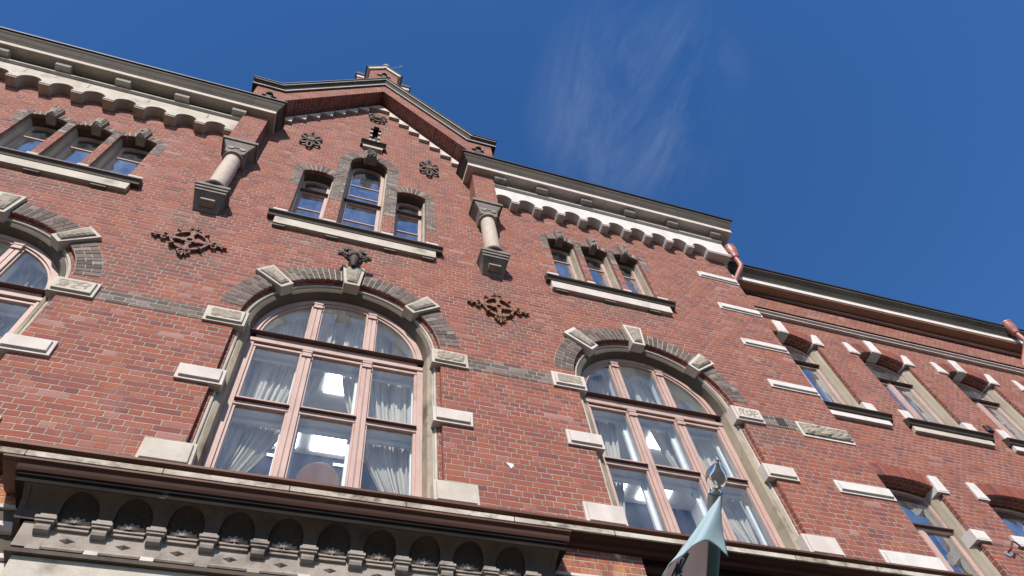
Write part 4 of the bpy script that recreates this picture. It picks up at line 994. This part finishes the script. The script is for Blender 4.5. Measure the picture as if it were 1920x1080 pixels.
obj('lamp_stand', MB().lathe([(.15, 6.5), (.15, 6.53), (.02, 6.56), (.02, 7.82), (.11, 7.84), (.11, 7.86)], .33, -1.05, 16), M['darkwall'], o)

# ================================================================== ADJOINING BUILDING (set back half a metre)
A = empty('adjoining_building', (13, .5, 0))
tag(A, 'plainer lower red brick wing set back beside the gabled building, with white voussoirs', 'building')
D0 = -.5
UC = [9.535, 11.965, 14.395, 16.825, 19.255]
LC = [9.65, 12.08, 14.51, 16.94, 19.37]
hl = []
for c in UC: hl.append(arch_path(c - .695, c + .695, 11.15, 13.43, .30, 12)[0])
for c in LC: hl.append(arch_path(c - .745, c + .745, 7.0, 9.395, .115, 12)[0])
obj('wall', MB().plate([(8.48, 4.0), (22, 4.0), (22, 15.9), (8.48, 15.5)], hl, D0, D0 - .09), M['brick'], A)
obj('base_wall', MB().box(8.48, 22, D0 - .3, D0 - .01, 0, 4.0), M['pale'], A)
h2 = [[(c - .6, 11.1)] + seg_arch(c - .6, c + .6, 13.43, .26, 8)[0] + [(c + .6, 11.1)] for c in UC] + [[(c - .65, 7.0)] + seg_arch(c - .65, c + .65, 9.37, .1, 8)[0] + [(c + .65, 7.0)] for c in LC]
obj('inner_wall', MB().plate([(8.49, 4.0), (22, 4.0), (22, 15.8), (8.49, 15.4)], h2, D0 - .5, D0 - .54, True), M['plaster'], A)
rm = MB().box(8.5, 22, -4.6, -4.4, 4, 15.5); rm.box(8.5, 22, -4.4, D0 - .55, 10.3, 10.6); rm.box(8.5, 22, -4.4, D0 - .55, 6.4, 6.6); rm.box(8.5, 22, -4.4, D0 - .55, 14.4, 14.6)
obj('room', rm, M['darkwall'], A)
rfm = MB().add([(8.6, -.1, 15.95), (22, -.1, 16.3), (22, -6, 19.0), (8.6, -6, 19.0), (8.6, -12, 15.9), (22, -12, 15.9)], [(0, 1, 2, 3), (3, 2, 5, 4)])
obj('roof', rfm, M['dark_metal'], A)
ow = MB().box(8.5, 22, -12, -11.8, 0, 15.9); ow.box(21.8, 22, -11.8, D0 - .6, 0, 15.9); obj('outer_wall', ow, M['brick'], A)

def vblock(q, d1=.03): return MB().stone(q, D0 - .26, D0 + d1, .02, .008, 0)
def upper_window(c, i):
    z0, zs, cr = 11.15, 13.43, .30
    path, inf = arch_path(c - .695, c + .695, z0, zs, cr, 14)
    jp = [(.0, D0 - .088), (-.012, D0 - .075), (-.03, D0 - .078), (-.04, D0 - .10), (-.046, D0 - .10), (-.05, D0 - .09), (-.06, D0 - .095), (-.095, D0 - .20), (-.10, D0 - .25), (-.10, D0 - .5)]
    for jpath in ([path[0], path[1]], [path[-2], path[-1]]): obj('jamb_moulding', MB().sweep(jpath, jp), M['casing'], A)
    obj('arch_soffit', MB().sweep(path[1:-1], [(.0, D0 - .088), (.0, D0 - .27), (-.06, D0 - .27), (-.06, D0 - .5)]), M['brick'], A)
    cc, cz, r, an = inf
    ring_bricks('brick_arch', A, cc, cz, r + .002, r + .30, 90 + an, 96.5, 9, M['red_arch_brick'], d=D0 + .006, back=D0 - .09, split=False, mort=False)
    ring_bricks('brick_arch', A, cc, cz, r + .002, r + .30, 85.5, 90 - an, 9, M['red_arch_brick'], d=D0 + .006, back=D0 - .09, split=False, mort=False)
    for s_ in (-1, 1):
        q = [(c + s_ * .59, 13.47), (c + s_ * .885, 13.47), (c + s_ * .875, 13.86), (c + s_ * .735, 13.86)]
        obj('springer_stone', vblock(q), M['white'], A, .003)
        obj('sill_stop', MB().frustum((c + s_ * .785 - .12, c + s_ * .785 + .12, D0 - .2, D0 + .03, 11.16), (c + s_ * .785 - .12, c + s_ * .785 + .12, D0 - .2, D0 + .022, 11.57)), M['white'], A, .006)
    obj('keystone', vblock([(c - .16, 13.69), (c + .10, 13.69), (c + .085, 14.15), (c - .14, 14.15)], .035), M['white'], A, .003)
    e = D0
    s_ = obj('window_sill', MB().prism_x([(e - .28, 11.26), (e + .0, 11.23), (e + .14, 11.17), (e + .15, 11.13), (e + .11, 11.11), (e + .085, 11.05), (e + .05, 11.02), (e - .05, 11.02)], c - 1.02, c + 1.02), M['sillmetal'], A)
    obj('pale_apron', MB().box(c - .97, c + .93, e - .02, e + .07, 10.89, 11.017), M['white'] if i != 1 else M['cream'], s_, .004)
    h = .62; dp = -D0 + .25
    p2, _ = arch_path(c - h, c + h, z0, zs - .02, cr - .04, 12)
    fr = obj('tall_window', MB().sweep(p2, [(0, -dp), (-.05, -dp), (-.05, -dp - .06), (0, -dp - .06)], close_prof=True), M['pinkwood'], A, .003)
    mu = MB().box(c - .035, c + .035, -dp - .05, -dp + .006, z0, 12.98)
    for a, b in ((c - h + .05, c - .035), (c + .035, c + h - .05)):
        mu.box(a, a + .045, -dp - .05, -dp - .006, z0, 12.95); mu.box(b - .045, b, -dp - .05, -dp - .006, z0, 12.95); mu.box(a + .045, b - .045, -dp - .05, -dp - .006, 12.90, 12.95); mu.box(a + .045, b - .045, -dp - .05, -dp - .006, z0, z0 + .1)
    obj('mullion', mu, M['pinkwood'], fr, .003)
    obj('weather_bar', MB().prism_x([(-dp - .05, 12.98), (-dp + .07, 12.98), (-dp + .06, 13.005), (-dp, 13.04), (-dp - .05, 13.04)], c - h, c + h), M['redwood'], fr)
    ln = MB().sweep(p2, [(-.01, -dp - .06), (-.012, -dp - .30)]); ln.box(c - h, c + h, -dp - .3, -dp - .06, 12.95, 13.03)
    obj('lining', ln, M['whitewood'], fr)
    ins = MB()
    for x in (c - h + .03, c - .06, c + .03, c + h - .09): ins.box(x, x + .06, -dp - .26, -dp - .2, z0, 12.95)
    obj('inner_sash', ins, M['whitewood'], fr)
    obj('glass', MB().add([(c - h + .02, -dp - .03, z0), (c + h - .02, -dp - .03, z0), (c + h - .02, -dp - .03, zs + cr - .07), (c - h + .02, -dp - .03, zs + cr - .07)], [(0, 1, 2, 3)]), M['glass_high'], fr)
for i, c in enumerate(UC[:4]): upper_window(c, i)
def lower_window(c, i):
    z0, zs, cr = 7.0, 9.395, .115
    path, inf = arch_path(c - .745, c + .745, z0, zs, cr, 14)
    jp = [(.0, D0 - .088), (-.012, D0 - .075), (-.03, D0 - .078), (-.04, D0 - .10), (-.046, D0 - .10), (-.05, D0 - .09), (-.062, D0 - .095), (-.095, D0 - .20), (-.10, D0 - .25), (-.10, D0 - .5)]
    for jpath in ([path[0], path[1]], [path[-2], path[-1]]): obj('jamb_moulding', MB().sweep(jpath, jp), M['casing'], A)
    obj('arch_soffit', MB().sweep(path[1:-1], [(.0, D0 - .088), (.0, D0 - .27), (-.06, D0 - .27), (-.06, D0 - .5)]), M['brick'], A)
    cc, cz, r, an = inf
    ring_bricks('brick_arch', A, cc, cz, r + .002, r + .27, 90 + an - 3, 90 - an + 3, 22, M['red_arch_brick'], d=D0 + .006, back=D0 - .09, split=False, mort=False)
    for s_ in (-1, 1):
        q = [(c + s_ * .655, 9.28), (c + s_ * .905, 9.28), (c + s_ * .905, 9.665), (c + s_ * .70, 9.665)]
        obj('springer_stone', vblock(q), M['white'], A, .003)
        obj('jamb_stone', MB().stone([(c + s_ * .655, 8.29), (c + s_ * .95, 8.29), (c + s_ * .95, 8.495), (c + s_ * .655, 8.495)], D0 - .26, D0 + .045, .02, .006, 0), M['white'], A, .003)
    h = .665; dp = -D0 + .25
    p2, _ = arch_path(c - h, c + h, z0, zs - .02, cr - .02, 12)
    fr = obj('tall_window', MB().sweep(p2, [(0, -dp), (-.05, -dp), (-.05, -dp - .06), (0, -dp - .06)], close_prof=True), M['pinkwood'], A, .003)
    mu = MB().box(c - .05, c + .05, -dp - .05, -dp + .006, z0, 8.66); mu.box(c - h, c + h, -dp - .05, -dp + .01, 8.60, 8.66)
    for a, b in ((c - h + .05, c - .05), (c + .05, c + h - .05)):
        mu.box(a, a + .04, -dp - .05, -dp - .006, z0, 8.6); mu.box(b - .04, b, -dp - .05, -dp - .006, z0, 8.6)
    obj('mullion', mu, M['pinkwood'], fr, .003)
    obj('weather_bar', MB().prism_x([(-dp - .05, 8.66), (-dp + .07, 8.66), (-dp + .06, 8.685), (-dp, 8.72), (-dp - .05, 8.72)], c - h, c + h), M['redwood'], fr)
    obj('lining', MB().sweep(p2, [(-.01, -dp - .06), (-.012, -dp - .30)]), M['brownwood'], fr)
    obj('glass', MB().add([(c - h + .02, -dp - .03, z0), (c + h - .02, -dp - .03, z0), (c + h - .02, -dp - .03, zs + cr - .07), (c - h + .02, -dp - .03, zs + cr - .07)], [(0, 1, 2, 3)]), M['glass_high'], fr)
for i, c in enumerate(LC[:3]): lower_window(c, i)
# string course and eaves
sc_ = obj('string_course', MB().box(8.48, 22, D0 - .01, D0 + .05, 14.30, 14.52), M['sillmetal'], A)
obj('pale_line', MB().prism_x([(D0, 14.47), (D0 + .062, 14.47), (D0 + .062, 14.495), (D0, 14.495)], 8.48, 22), M['pale'], sc_)
obj('pale_line', MB().prism_x([(D0, 14.285), (D0 + .075, 14.29), (D0 + .075, 14.312), (D0, 14.32)], 8.48, 22), M['pale'], sc_)
obj('dark_lip', MB().prism_x([(D0, 14.522), (D0 + .09, 14.522), (D0 + .08, 14.56), (D0, 14.575)], 8.48, 22), M['brownwood'], sc_)
def sloped(prof, x0, x1, rise):
    mb = MB().prism_x(prof, x0, x1); n = len(prof)
    mb.v = [(x, y, z + rise * (x - 8.7)) for x, y, z in mb.v]; return mb
e = D0; TL_ = .027
ev = obj('eaves', sloped([(e - .05, 15.55), (e + .22, 15.55), (e + .25, 15.60), (e + .24, 15.64), (e + .30, 15.72), (e + .36, 15.78), (e + .40, 15.82), (e + .40, 15.87), (e - .05, 15.9)], 8.6, 22, TL_), M['eavestone'], A)
obj('eaves_strip', sloped([(e + .05, 15.405), (e + .235, 15.405), (e + .25, 15.415), (e + .25, 15.549), (e + .05, 15.549)], 8.62, 22, TL_), M['white'], ev)
obj('eaves_soffit', sloped([(e - .05, 15.325), (e + .06, 15.325), (e + .225, 15.385), (e + .225, 15.403), (e - .05, 15.403)], 8.55, 22, TL_ * .9), M['soffitwood'], ev)
obj('bed_moulding', MB().prism_x([(e - .05, 15.22), (e + .03, 15.22), (e + .06, 15.26), (e + .065, 15.32), (e - .05, 15.32)], 8.48, 22), M['brownwood'], ev)
obj('eaves_metal', sloped([(e - .05, 15.902), (e + .405, 15.872), (e + .43, 15.875), (e + .43, 15.92), (e - .05, 15.95)], 8.6, 22, TL_), M['dark_metal'], ev)

# ================================================================== IRON ORNAMENTS
def band(mb, pts, wd, d0, d1):
    """flat bar following (x,z) points"""
    L = []
    for i, (x, z) in enumerate(pts):
        a = pts[max(i - 1, 0)]; b = pts[min(i + 1, len(pts) - 1)]
        tx, tz = b[0] - a[0], b[1] - a[1]; q = math.hypot(tx, tz) or 1
        L.append((-tz / q * wd / 2, tx / q * wd / 2))
    P = []
    for (x, z), (nx, nz) in zip(pts, L):
        P += [(x + nx, d0, z + nz), (x - nx, d0, z - nz), (x - nx, d1, z - nz), (x + nx, d1, z + nz)]
    F = []
    for i in range(len(pts) - 1):
        a = 4 * i
        for q in range(4): F.append((a + q, a + (q + 1) % 4, a + 4 + (q + 1) % 4, a + 4 + q))
    F += [(0, 1, 2, 3), tuple(4 * (len(pts) - 1) + q for q in range(4))]
    mb.add(P, F)
def spiral(cx, cz, r0, r1, a0, a1, n=14):
    return [(cx + (r0 + (r1 - r0) * i / n) * math.cos(R(a0 + (a1 - a0) * i / n)), cz + (r0 + (r1 - r0) * i / n) * math.sin(R(a0 + (a1 - a0) * i / n))) for i in range(n + 1)]
def scroll_anchor(cx, cz, mat, label):
    d0, d1 = .008, .055
    root = empty('wall_anchor', (cx, 0, cz))
    tag(root, label, 'wall anchor', 'scrolled iron wall anchors')
    ring = MB()
    # lens-shaped outer frame : four concave-convex bars between the cardinal points
    T = {'E': (cx + .265, cz), 'N': (cx, cz + .275), 'W': (cx - .265, cz), 'S': (cx, cz - .275)}
    seq = ['E', 'N', 'W', 'S', 'E']
    for a, b in zip(seq[:-1], seq[1:]):
        A_, B_ = Vector(T[a]), Vector(T[b]); mid = (A_ + B_) / 2; out = (mid - Vector((cx, cz))).normalized()
        pts = []
        for i in range(11):
            t = i / 10; p = A_.lerp(B_, t) + out * (.055 * math.sin(math.pi * t)); pts.append((p.x, p.y))
        band(ring, pts, .034, d0, d1)
        p = mid + out * .055; band(ring, [(p.x, p.y), (p.x + out.x * .075, p.y + out.y * .075)], .014, d0, d1 + .03)
    obj('frame_ring', ring, mat, root)
    sp = MB()
    for key in 'ENWS':
        v = Vector(T[key]) - Vector((cx, cz)); v.normalize(); pr = Vector((-v.y, v.x))
        pts = [(cx + v.x * r + pr.x * s, cz + v.y * r + pr.y * s) for r, s in ((.05, 0), (.12, .006), (.2, .0), (.29, 0))]
        band(sp, pts, .036, d0, d1 + .002)
        for s2 in (-1, 1): band(sp, [(cx + v.x * r + pr.x * s * s2, cz + v.y * r + pr.y * s * s2) for r, s in ((.075, .035), (.13, .012), (.19, .014), (.25, .05))], .026, d0, d1)
    band(sp, [(cx + .058 * math.cos(R(a)), cz + .058 * math.sin(R(a))) for a in range(0, 361, 30)], .032, d0, d1 + .008)
    obj('spoke_cross', sp, mat, root)
    tips = MB()
    for key in 'ENWS':
        tips.mark()
        v = Vector(T[key]) - Vector((cx, cz)); v.normalize(); pr = Vector((-v.y, v.x)); base = Vector(T[key])
        Lx = .21 if key in 'EW' else .13
        band(tips, [tuple(base + v * t) for t in (0, Lx * .5, Lx)], .024, d0, d1)
        ang = math.degrees(math.atan2(v.y, v.x))
        for s_ in (-1, 1):
            c0 = base + v * (Lx * .35) + pr * s_ * .055
            band(tips, spiral(c0.x, c0.y, .055, .02, ang - s_ * 150, ang - s_ * 150 + s_ * 330, 12), .018, d0, d1)
            c1 = base + v * (Lx * .85) + pr * s_ * .03
            band(tips, [(c1.x, c1.y), tuple(c1 + v * .03 + pr * s_ * .025)], .02, d0, d1)
        e = base + v * Lx; band(tips, [tuple(e), tuple(e + v * .05)], .028, d0, d1)
    obj_each('scroll_tip', tips, mat, root)
    st = MB()
    for a in range(45, 360, 90): st.box(cx + .3 * math.cos(R(a)) - .01, cx + .3 * math.cos(R(a)) + .01, 0, d0, cz + .3 * math.sin(R(a)) - .01, cz + .3 * math.sin(R(a)) + .01)
    obj('fixing_pin', st, M['iron'], root)
scroll_anchor(-2.13, 11.40, M['rustdark'], 'dull brown iron scroll ornament on the brick below the left stone column')
scroll_anchor(2.64, 11.36, M['rust'], 'rusty orange iron scroll ornament on the brick below the right stone column')
def rosette(cx, cz, label, full=True):
    d0, d1 = .03, .065
    root = empty('iron_rosette', (cx, 0, cz)); tag(root, label, 'rosette', 'iron petal rosettes on the gable')
    mb = MB()
    angs = (90, 150, 210, 270, 330, 30) if full else (160, 20, 225, 315, 270, 90)
    for a in angs:
        L_ = .25 if full else .2; wv = .075
        if not full and a in (90,): L_ = .1
        v = Vector((math.cos(R(a)), math.sin(R(a)))); pr = Vector((-v.y, v.x)); pts = []
        for t in range(0, 361, 24):
            r = .06 + L_ * (.5 - .5 * math.cos(R(t))) ; s_ = wv * math.sin(R(t)) * (.5 + .5 * math.sin(R(t / 2)))
            p = Vector((cx, cz)) + v * r * .95 + pr * s_; q_ = p - Vector((cx, cz)); sxz = (.76, 1.45) if full else (.9, 1.1)
            pts.append((cx + q_.x * sxz[0], cz + q_.y * sxz[1]))
        band(mb, pts, .045, d0, d1)
    obj('petal', mb, M['iron'], root)
    hb = MB().lathe([(.055, 0), (.055, .01)], 0, 0, 12)
    hb = MB(); band(hb, [(cx + .05 * math.cos(R(a)), cz + .05 * math.sin(R(a))) for a in range(0, 361, 30)], .05, d0, d1 + .015)
    obj('hub', hb, M['rust'], root)
    obj('pin', MB().box(cx - .006, cx + .006, .0, .03, cz + .32, cz + .62) if full else MB().box(cx - .006, cx + .006, .0, .03, cz + .2, cz + .36), M['iron'], root)
rosette(-1.07, 16.58, 'black iron petal rosette on the gable brick left of the tall middle window')
rosette(1.50, 16.66, 'black iron petal rosette on the gable brick right of the tall middle window')
rosette(.21, 19.15, 'smallest black iron rosette just below the peak of the gable', False)
def cross_anchor(cx, cz, d, label, w_=.15):
    root = empty('cross_anchor', (cx, -d, cz)); tag(root, label, 'wall anchor', 'black iron cross anchors on the parapet')
    mb = MB().prism_x([(d, cz - .02), (d + .035, cz - .02), (d + .035, cz + .02), (d, cz + .02)], cx - w_, cx + w_)
    obj('bar', mb, M['iron'], root, .004)
    m2 = MB().box(cx - .055, cx + .055, d, d + .05, cz - .30, cz + .045); m2.lathe([(.07, cz + .0), (.085, cz + .03), (.06, cz + .075), (.02, cz + .09)], cx, d + .03, 12)
    obj('stem', m2, M['iron'], root, .004)
cross_anchor(-2.16, 17.56, .40, 'black iron cross anchor on the brick block left of the gable')
cross_anchor(2.58, 17.60, .40, 'black iron cross anchor on the brick block right of the gable')
cross_anchor(.16, 22.02, .30, 'black iron cross anchor on the brick finial at the gable peak', .19)
# iron bracket above the central keystone
bx, bz = .245, 11.66
root = empty('iron_bracket', (bx, 0, bz)); tag(root, 'black iron bracket with leafy arms above the central keystone', 'bracket')
mb = MB().frustum((bx - .05, bx + .05, -.02, .08, bz - .10), (bx - .075, bx + .075, -.02, .13, bz + .10))
mb.lathe([(.03, bz - .14), (.065, bz - .02), (.078, bz + .08), (.06, bz + .13), (.082, bz + .16), (.075, bz + .22), (.04, bz + .28)], bx, .13, 14)
obj('body', mb, M['iron'], root, smooth=True)
mb = MB()
for s_ in (-1, 1):
    band(mb, [(bx + s_ * .03, bz + .18), (bx + s_ * .065, bz + .32), (bx + s_ * .075, bz + .44), (bx + s_ * .12, bz + .50)], .075, .04, .10)
    band(mb, [(bx + s_ * .075, bz + .42), (bx + s_ * .13, bz + .43), (bx + s_ * .17, bz + .38)], .045, .06, .11)
mb.frustum((bx - .03, bx + .03, .04, .10, bz + .2), (bx - .012, bx + .012, .05, .08, bz + .42))
obj('horn', mb, M['iron'], root)
for s_ in (-1, 1):
    mb = MB().tube([(bx + s_ * .07, .12, bz + .02), (bx + s_ * .14, .18, bz + .0), (bx + s_ * .20, .20, bz + .05)], .02, 8)
    mb.tube([(bx + s_ * .08, .12, bz + .2), (bx + s_ * .14, .16, bz + .12), (bx + s_ * .19, .19, bz + .07)], .011, 6)
    for a, l_ in ((60, .09), (110, .09), (15, .06), (150, .05)):
        aa = a if s_ > 0 else 180 - a
        p = (bx + s_ * .20, bz + .05); band(mb, [p, (p[0] + l_ * math.cos(R(aa)), p[1] + l_ * math.sin(R(aa)))], .04, .17, .215)
    obj('leaf_arm', mb, M['iron'], root)
mb = MB()
for i, a in enumerate((200, 230, 270, 310, 340)): band(mb, [(bx, bz - .04), (bx + .17 * math.cos(R(a)), bz - .02 + .15 * math.sin(R(a)))], .06, .01, .05)
obj('back_leaf', mb, M['iron'], root)

# lightning rod, hook, small vent box
o = obj('lightning_rod', MB().tube([(.2, .28, 23.03), (.36, .29, 23.2), (.60, .30, 23.62)], .012, 6), M['polegrey']); tag(o, 'thin pale rod leaning out from the top of the gable finial', 'rod')
obj('rod_tip', MB().tube([(.55, .30, 23.54), (.62, .30, 23.66)], .02, 6, .03), M['polegrey'], o)
hk = MB().tube([(10.78, D0, 8.13), (10.80, D0 + .10, 8.14), (10.83, D0 + .13, 8.20), (10.90, D0 + .13, 8.27), (10.97, D0 + .13, 8.25), (10.99, D0 + .13, 8.19)], .014, 8)
o = obj('wall_hook', hk, M['iron']); tag(o, 'black curled iron hook in the brick pier at the lower right edge', 'hook')
obj('plate', MB().lathe([(.02, 0), (.02, .01)], 0, 0, 6) if False else MB().add([(10.78 + .075 * math.cos(R(a)), dd, 8.11 + .05 * math.sin(R(a))) for dd in (D0 - .01, D0 + .018) for a in range(0, 360, 30)], [tuple(range(12)), tuple(range(12, 24))] + [(i, (i + 1) % 12, 12 + (i + 1) % 12, 12 + i) for i in range(12)]), M['polegrey'], o)
o = obj('alarm_box', MB().box(13.19, 13.35, D0 - .01, D0 + .05, 11.43, 11.60), M['dark_metal'], None, .006); tag(o, 'small dark box on the brick beside a window sill at the far right', 'box')
o = obj('plaster_chip', MB().plate([(2.43, 7.86), (2.52, 7.85), (2.515, 7.81), (2.485, 7.775), (2.475, 7.80)], [], .004, -.01), M['whitewood']); tag(o, 'small white spot of plaster on the brick between two arched windows', 'plaster spot')

# ================================================================== DOWNPIPES
def downpipe(x, z, d, label, dirx=-1.0):
    root = empty('downpipe', (x, -d, z)); tag(root, label, 'downpipe', 'pink red rain pipes')
    mb = MB().lathe([(.085, z - .30), (.10, z - .26), (.10, z - .22), (.125, z - .16), (.148, z - .06), (.162, z + .08), (.172, z + .09), (.172, z + .13), (.155, z + .135)], x, d, 24)
    obj('hopper', mb, M['pipe'], root, smooth=True)
    mb = MB().tube([(x, d, z - .24), (x, d, z - .40), (x, d, z - .62), (x - .02, d - .03, z - .70), (x - .27, d - .38, z - 1.18), (x - .29, d - .42, z - 1.26), (x - .29, d - .42, z - 2.5), (x - .29, d - .42, .5)], .062, 16)
    obj('pipe', mb, M['pipe'], root, smooth=True)
downpipe(8.86, 16.02, .10, 'pink red rain hopper and bent downpipe at the corner of the gabled building')
downpipe(17.55, 16.10, -.08, 'pink red rain hopper cut off by the right edge of the photo')

# ================================================================== FLAG
tip = Vector((1.999, 3.709, 4.064)); base = Vector((2.614, 1.72, 3.487)); ax = (tip - base).normalized()
foot = base - ax * 1.75
root = empty('flagpole', (foot.x, -foot.y, foot.z)); tag(root, 'grey flagpole with a polished chrome onion finial leaning out from the facade', 'flagpole')
obj('pole', MB().tube([tuple(foot), tuple(tip - ax * .20)], .033, 14), M['polegrey'], root, smooth=True)
obj('collar', MB().tube([tuple(tip - ax * .235), tuple(tip - ax * .15)], .037, 14), M['polegrey'], root, smooth=True)
fin = [(0.026, -.15), (.03, -.14), (.024, -.128), (.028, -.115), (.042, -.10), (.051, -.082), (.054, -.064), (.052, -.046), (.045, -.028), (.034, -.012), (.022, .002), (.013, .014), (.010, .022), (.013, .028), (.012, .036), (.006, .043), (.001, .045)]
a_ = ax.orthogonal().normalized(); b_ = ax.cross(a_)
P = []; n = 24; m = len(fin)
for i in range(n):
    t = 2 * math.pi * i / n
    P += [tuple(tip + ax * h + (a_ * math.cos(t) + b_ * math.sin(t)) * r) for r, h in fin]
F = [(i * m + q, i * m + q + 1, ((i + 1) % n) * m + q + 1, ((i + 1) % n) * m + q) for i in range(n) for q in range(m - 1)]
obj('finial', MB().add(P, F), M['chrome'], root, smooth=True)
# hanging banner: teal top field falling in front, printed field folding behind it
def V(x, y, z): return Vector((x, -y, z))
Ap = V(2.026, -3.621, 3.964)
left = [V(1.942, -3.594, 3.880), V(1.834, -3.550, 3.763), V(1.727, -3.517, 3.648), V(1.622, -3.493, 3.535), V(1.510, -3.466, 3.416)]
right = [V(2.006, -3.594, 3.874), V(1.982, -3.566, 3.750), V(1.958, -3.563, 3.630)]
bott = [V(1.622, -3.493, 3.535), V(1.667, -3.502, 3.592), V(1.723, -3.515, 3.615), V(1.757, -3.557, 3.632), V(1.802, -3.578, 3.651), V(1.851, -3.582, 3.664), V(1.907, -3.575, 3.657), V(1.958, -3.563, 3.630)]
def poly_at(pts, t):
    L = [0]
    for a, b in zip(pts[:-1], pts[1:]): L.append(L[-1] + (b - a).length)
    s_ = t * L[-1]
    for i in range(len(pts) - 1):
        if s_ <= L[i + 1] + 1e-9: return pts[i].lerp(pts[i + 1], (s_ - L[i]) / max(L[i + 1] - L[i], 1e-9))
    return pts[-1]
FLG = empty('flag', (2.0, -3.6, 3.9)); tag(FLG, 'pale teal flag with grey striped printed underside hanging from the pole', 'flag')
NU, NV = 24, 24; P = []; F = []
for j in range(NV + 1):
    v = j / NV
    for i in range(NU + 1):
        u = i / NU
        b = poly_at(bott, u); p = Ap.lerp(b, v)
        L_, R_ = poly_at([Ap] + left[:4], v), poly_at([Ap] + right, v)
        side = L_.lerp(R_, u); wgt = max(abs(2 * u - 1) ** 3, 0)
        p = p.lerp(side, wgt * (1 - v ** 4))
        p = p + Vector((0, .045 * math.sin(math.pi * u) * v + .006 * math.sin(9 * u + 4 * v) * v, 0))
        P.append(tuple(p))
for j in range(NV):
    for i in range(NU):
        a = j * (NU + 1) + i; F.append((a, a + 1, a + NU + 2, a + NU + 1))
o = obj('teal_field', MB().add(P, F), M['teal'], FLG, smooth=True)
o.modifiers.new('cloth', 'SOLIDIFY').thickness = .002
# printed field: from the left edge line round to the pole sleeve
def pole_at(s_): return tip - ax * s_
NU, NV = 40, 20
def printed(u, v):
    l0 = V(1.770, -3.50, 3.70); l1 = V(1.40, -3.40, 3.27)
    r0 = pole_at(.33); r1 = pole_at(1.0)
    p = l0.lerp(l1, v).lerp(r0.lerp(r1, v), u)
    return p + Vector((0, -.035 * math.sin(math.pi * u) + .016 * math.sin(u * 15 + 2.2 * v), .03 * math.sin(math.pi * u)))
P = [tuple(printed(i / NU, j / NV)) for j in range(NV + 1) for i in range(NU + 1)]
F = [(j * (NU + 1) + i, j * (NU + 1) + i + 1, (j + 1) * (NU + 1) + i + 1, (j + 1) * (NU + 1) + i) for j in range(NV) for i in range(NU)]
o = obj('printed_field', MB().add(P, F), M['printcloth'], FLG, smooth=True); o.modifiers.new('cloth', 'SOLIDIFY').thickness = .0015
o = obj('pole_sleeve', MB().tube([tuple(pole_at(.37)), tuple(pole_at(1.2))], .043, 16), M['tealshade'], FLG, smooth=True)
# lettering as cloth-thick strokes laid on the printed field
LET = {'N': [[(0, 0), (0, 1), (1, 0), (1, 1)]], 'Z': [[(0, 1), (1, 1), (0, 0), (1, 0)]],
       'C': [[(.95, .85), (.6, 1), (.2, .85), (.05, .5), (.2, .15), (.6, 0), (.95, .15)]], 'I': [[(.5, 0), (.5, 1)]],
       'O': [[(.5 + .45 * math.cos(R(a)), .5 + .5 * math.sin(R(a))) for a in range(0, 361, 30)]]}
lt = MB()
def write(s_, u0, v0, du, dv, gap):
    for q, ch in enumerate(s_):
        for st in LET[ch]:
            pts = []
            for a, b in zip(st[:-1], st[1:]):
                for t in range(6): pts.append((a[0] + (b[0] - a[0]) * t / 6, a[1] + (b[1] - a[1]) * t / 6))
            pts.append(st[-1])
            W3 = [printed(u0 + q * (du + gap) + x * du, v0 + (1 - y) * dv) for x, y in pts]
            nrm = Vector((-.53, .57, -.64))     # towards the viewer's side of the cloth
            quad = []
            for i, p in enumerate(W3):
                t = (W3[min(i + 1, len(W3) - 1)] - W3[max(i - 1, 0)]).normalized(); sd_ = t.cross(nrm).normalized() * .009
                quad += [tuple(p + nrm * .006 + sd_), tuple(p + nrm * .006 - sd_)]
            lt.add(quad, [(2 * i, 2 * i + 1, 2 * i + 3, 2 * i + 2) for i in range(len(W3) - 1)])
write('NZ', .26, .19, .09, .18, .03)
write('ICO', .20, .42, .08, .18, .025)
obj('lettering', lt, M['ink'], FLG)
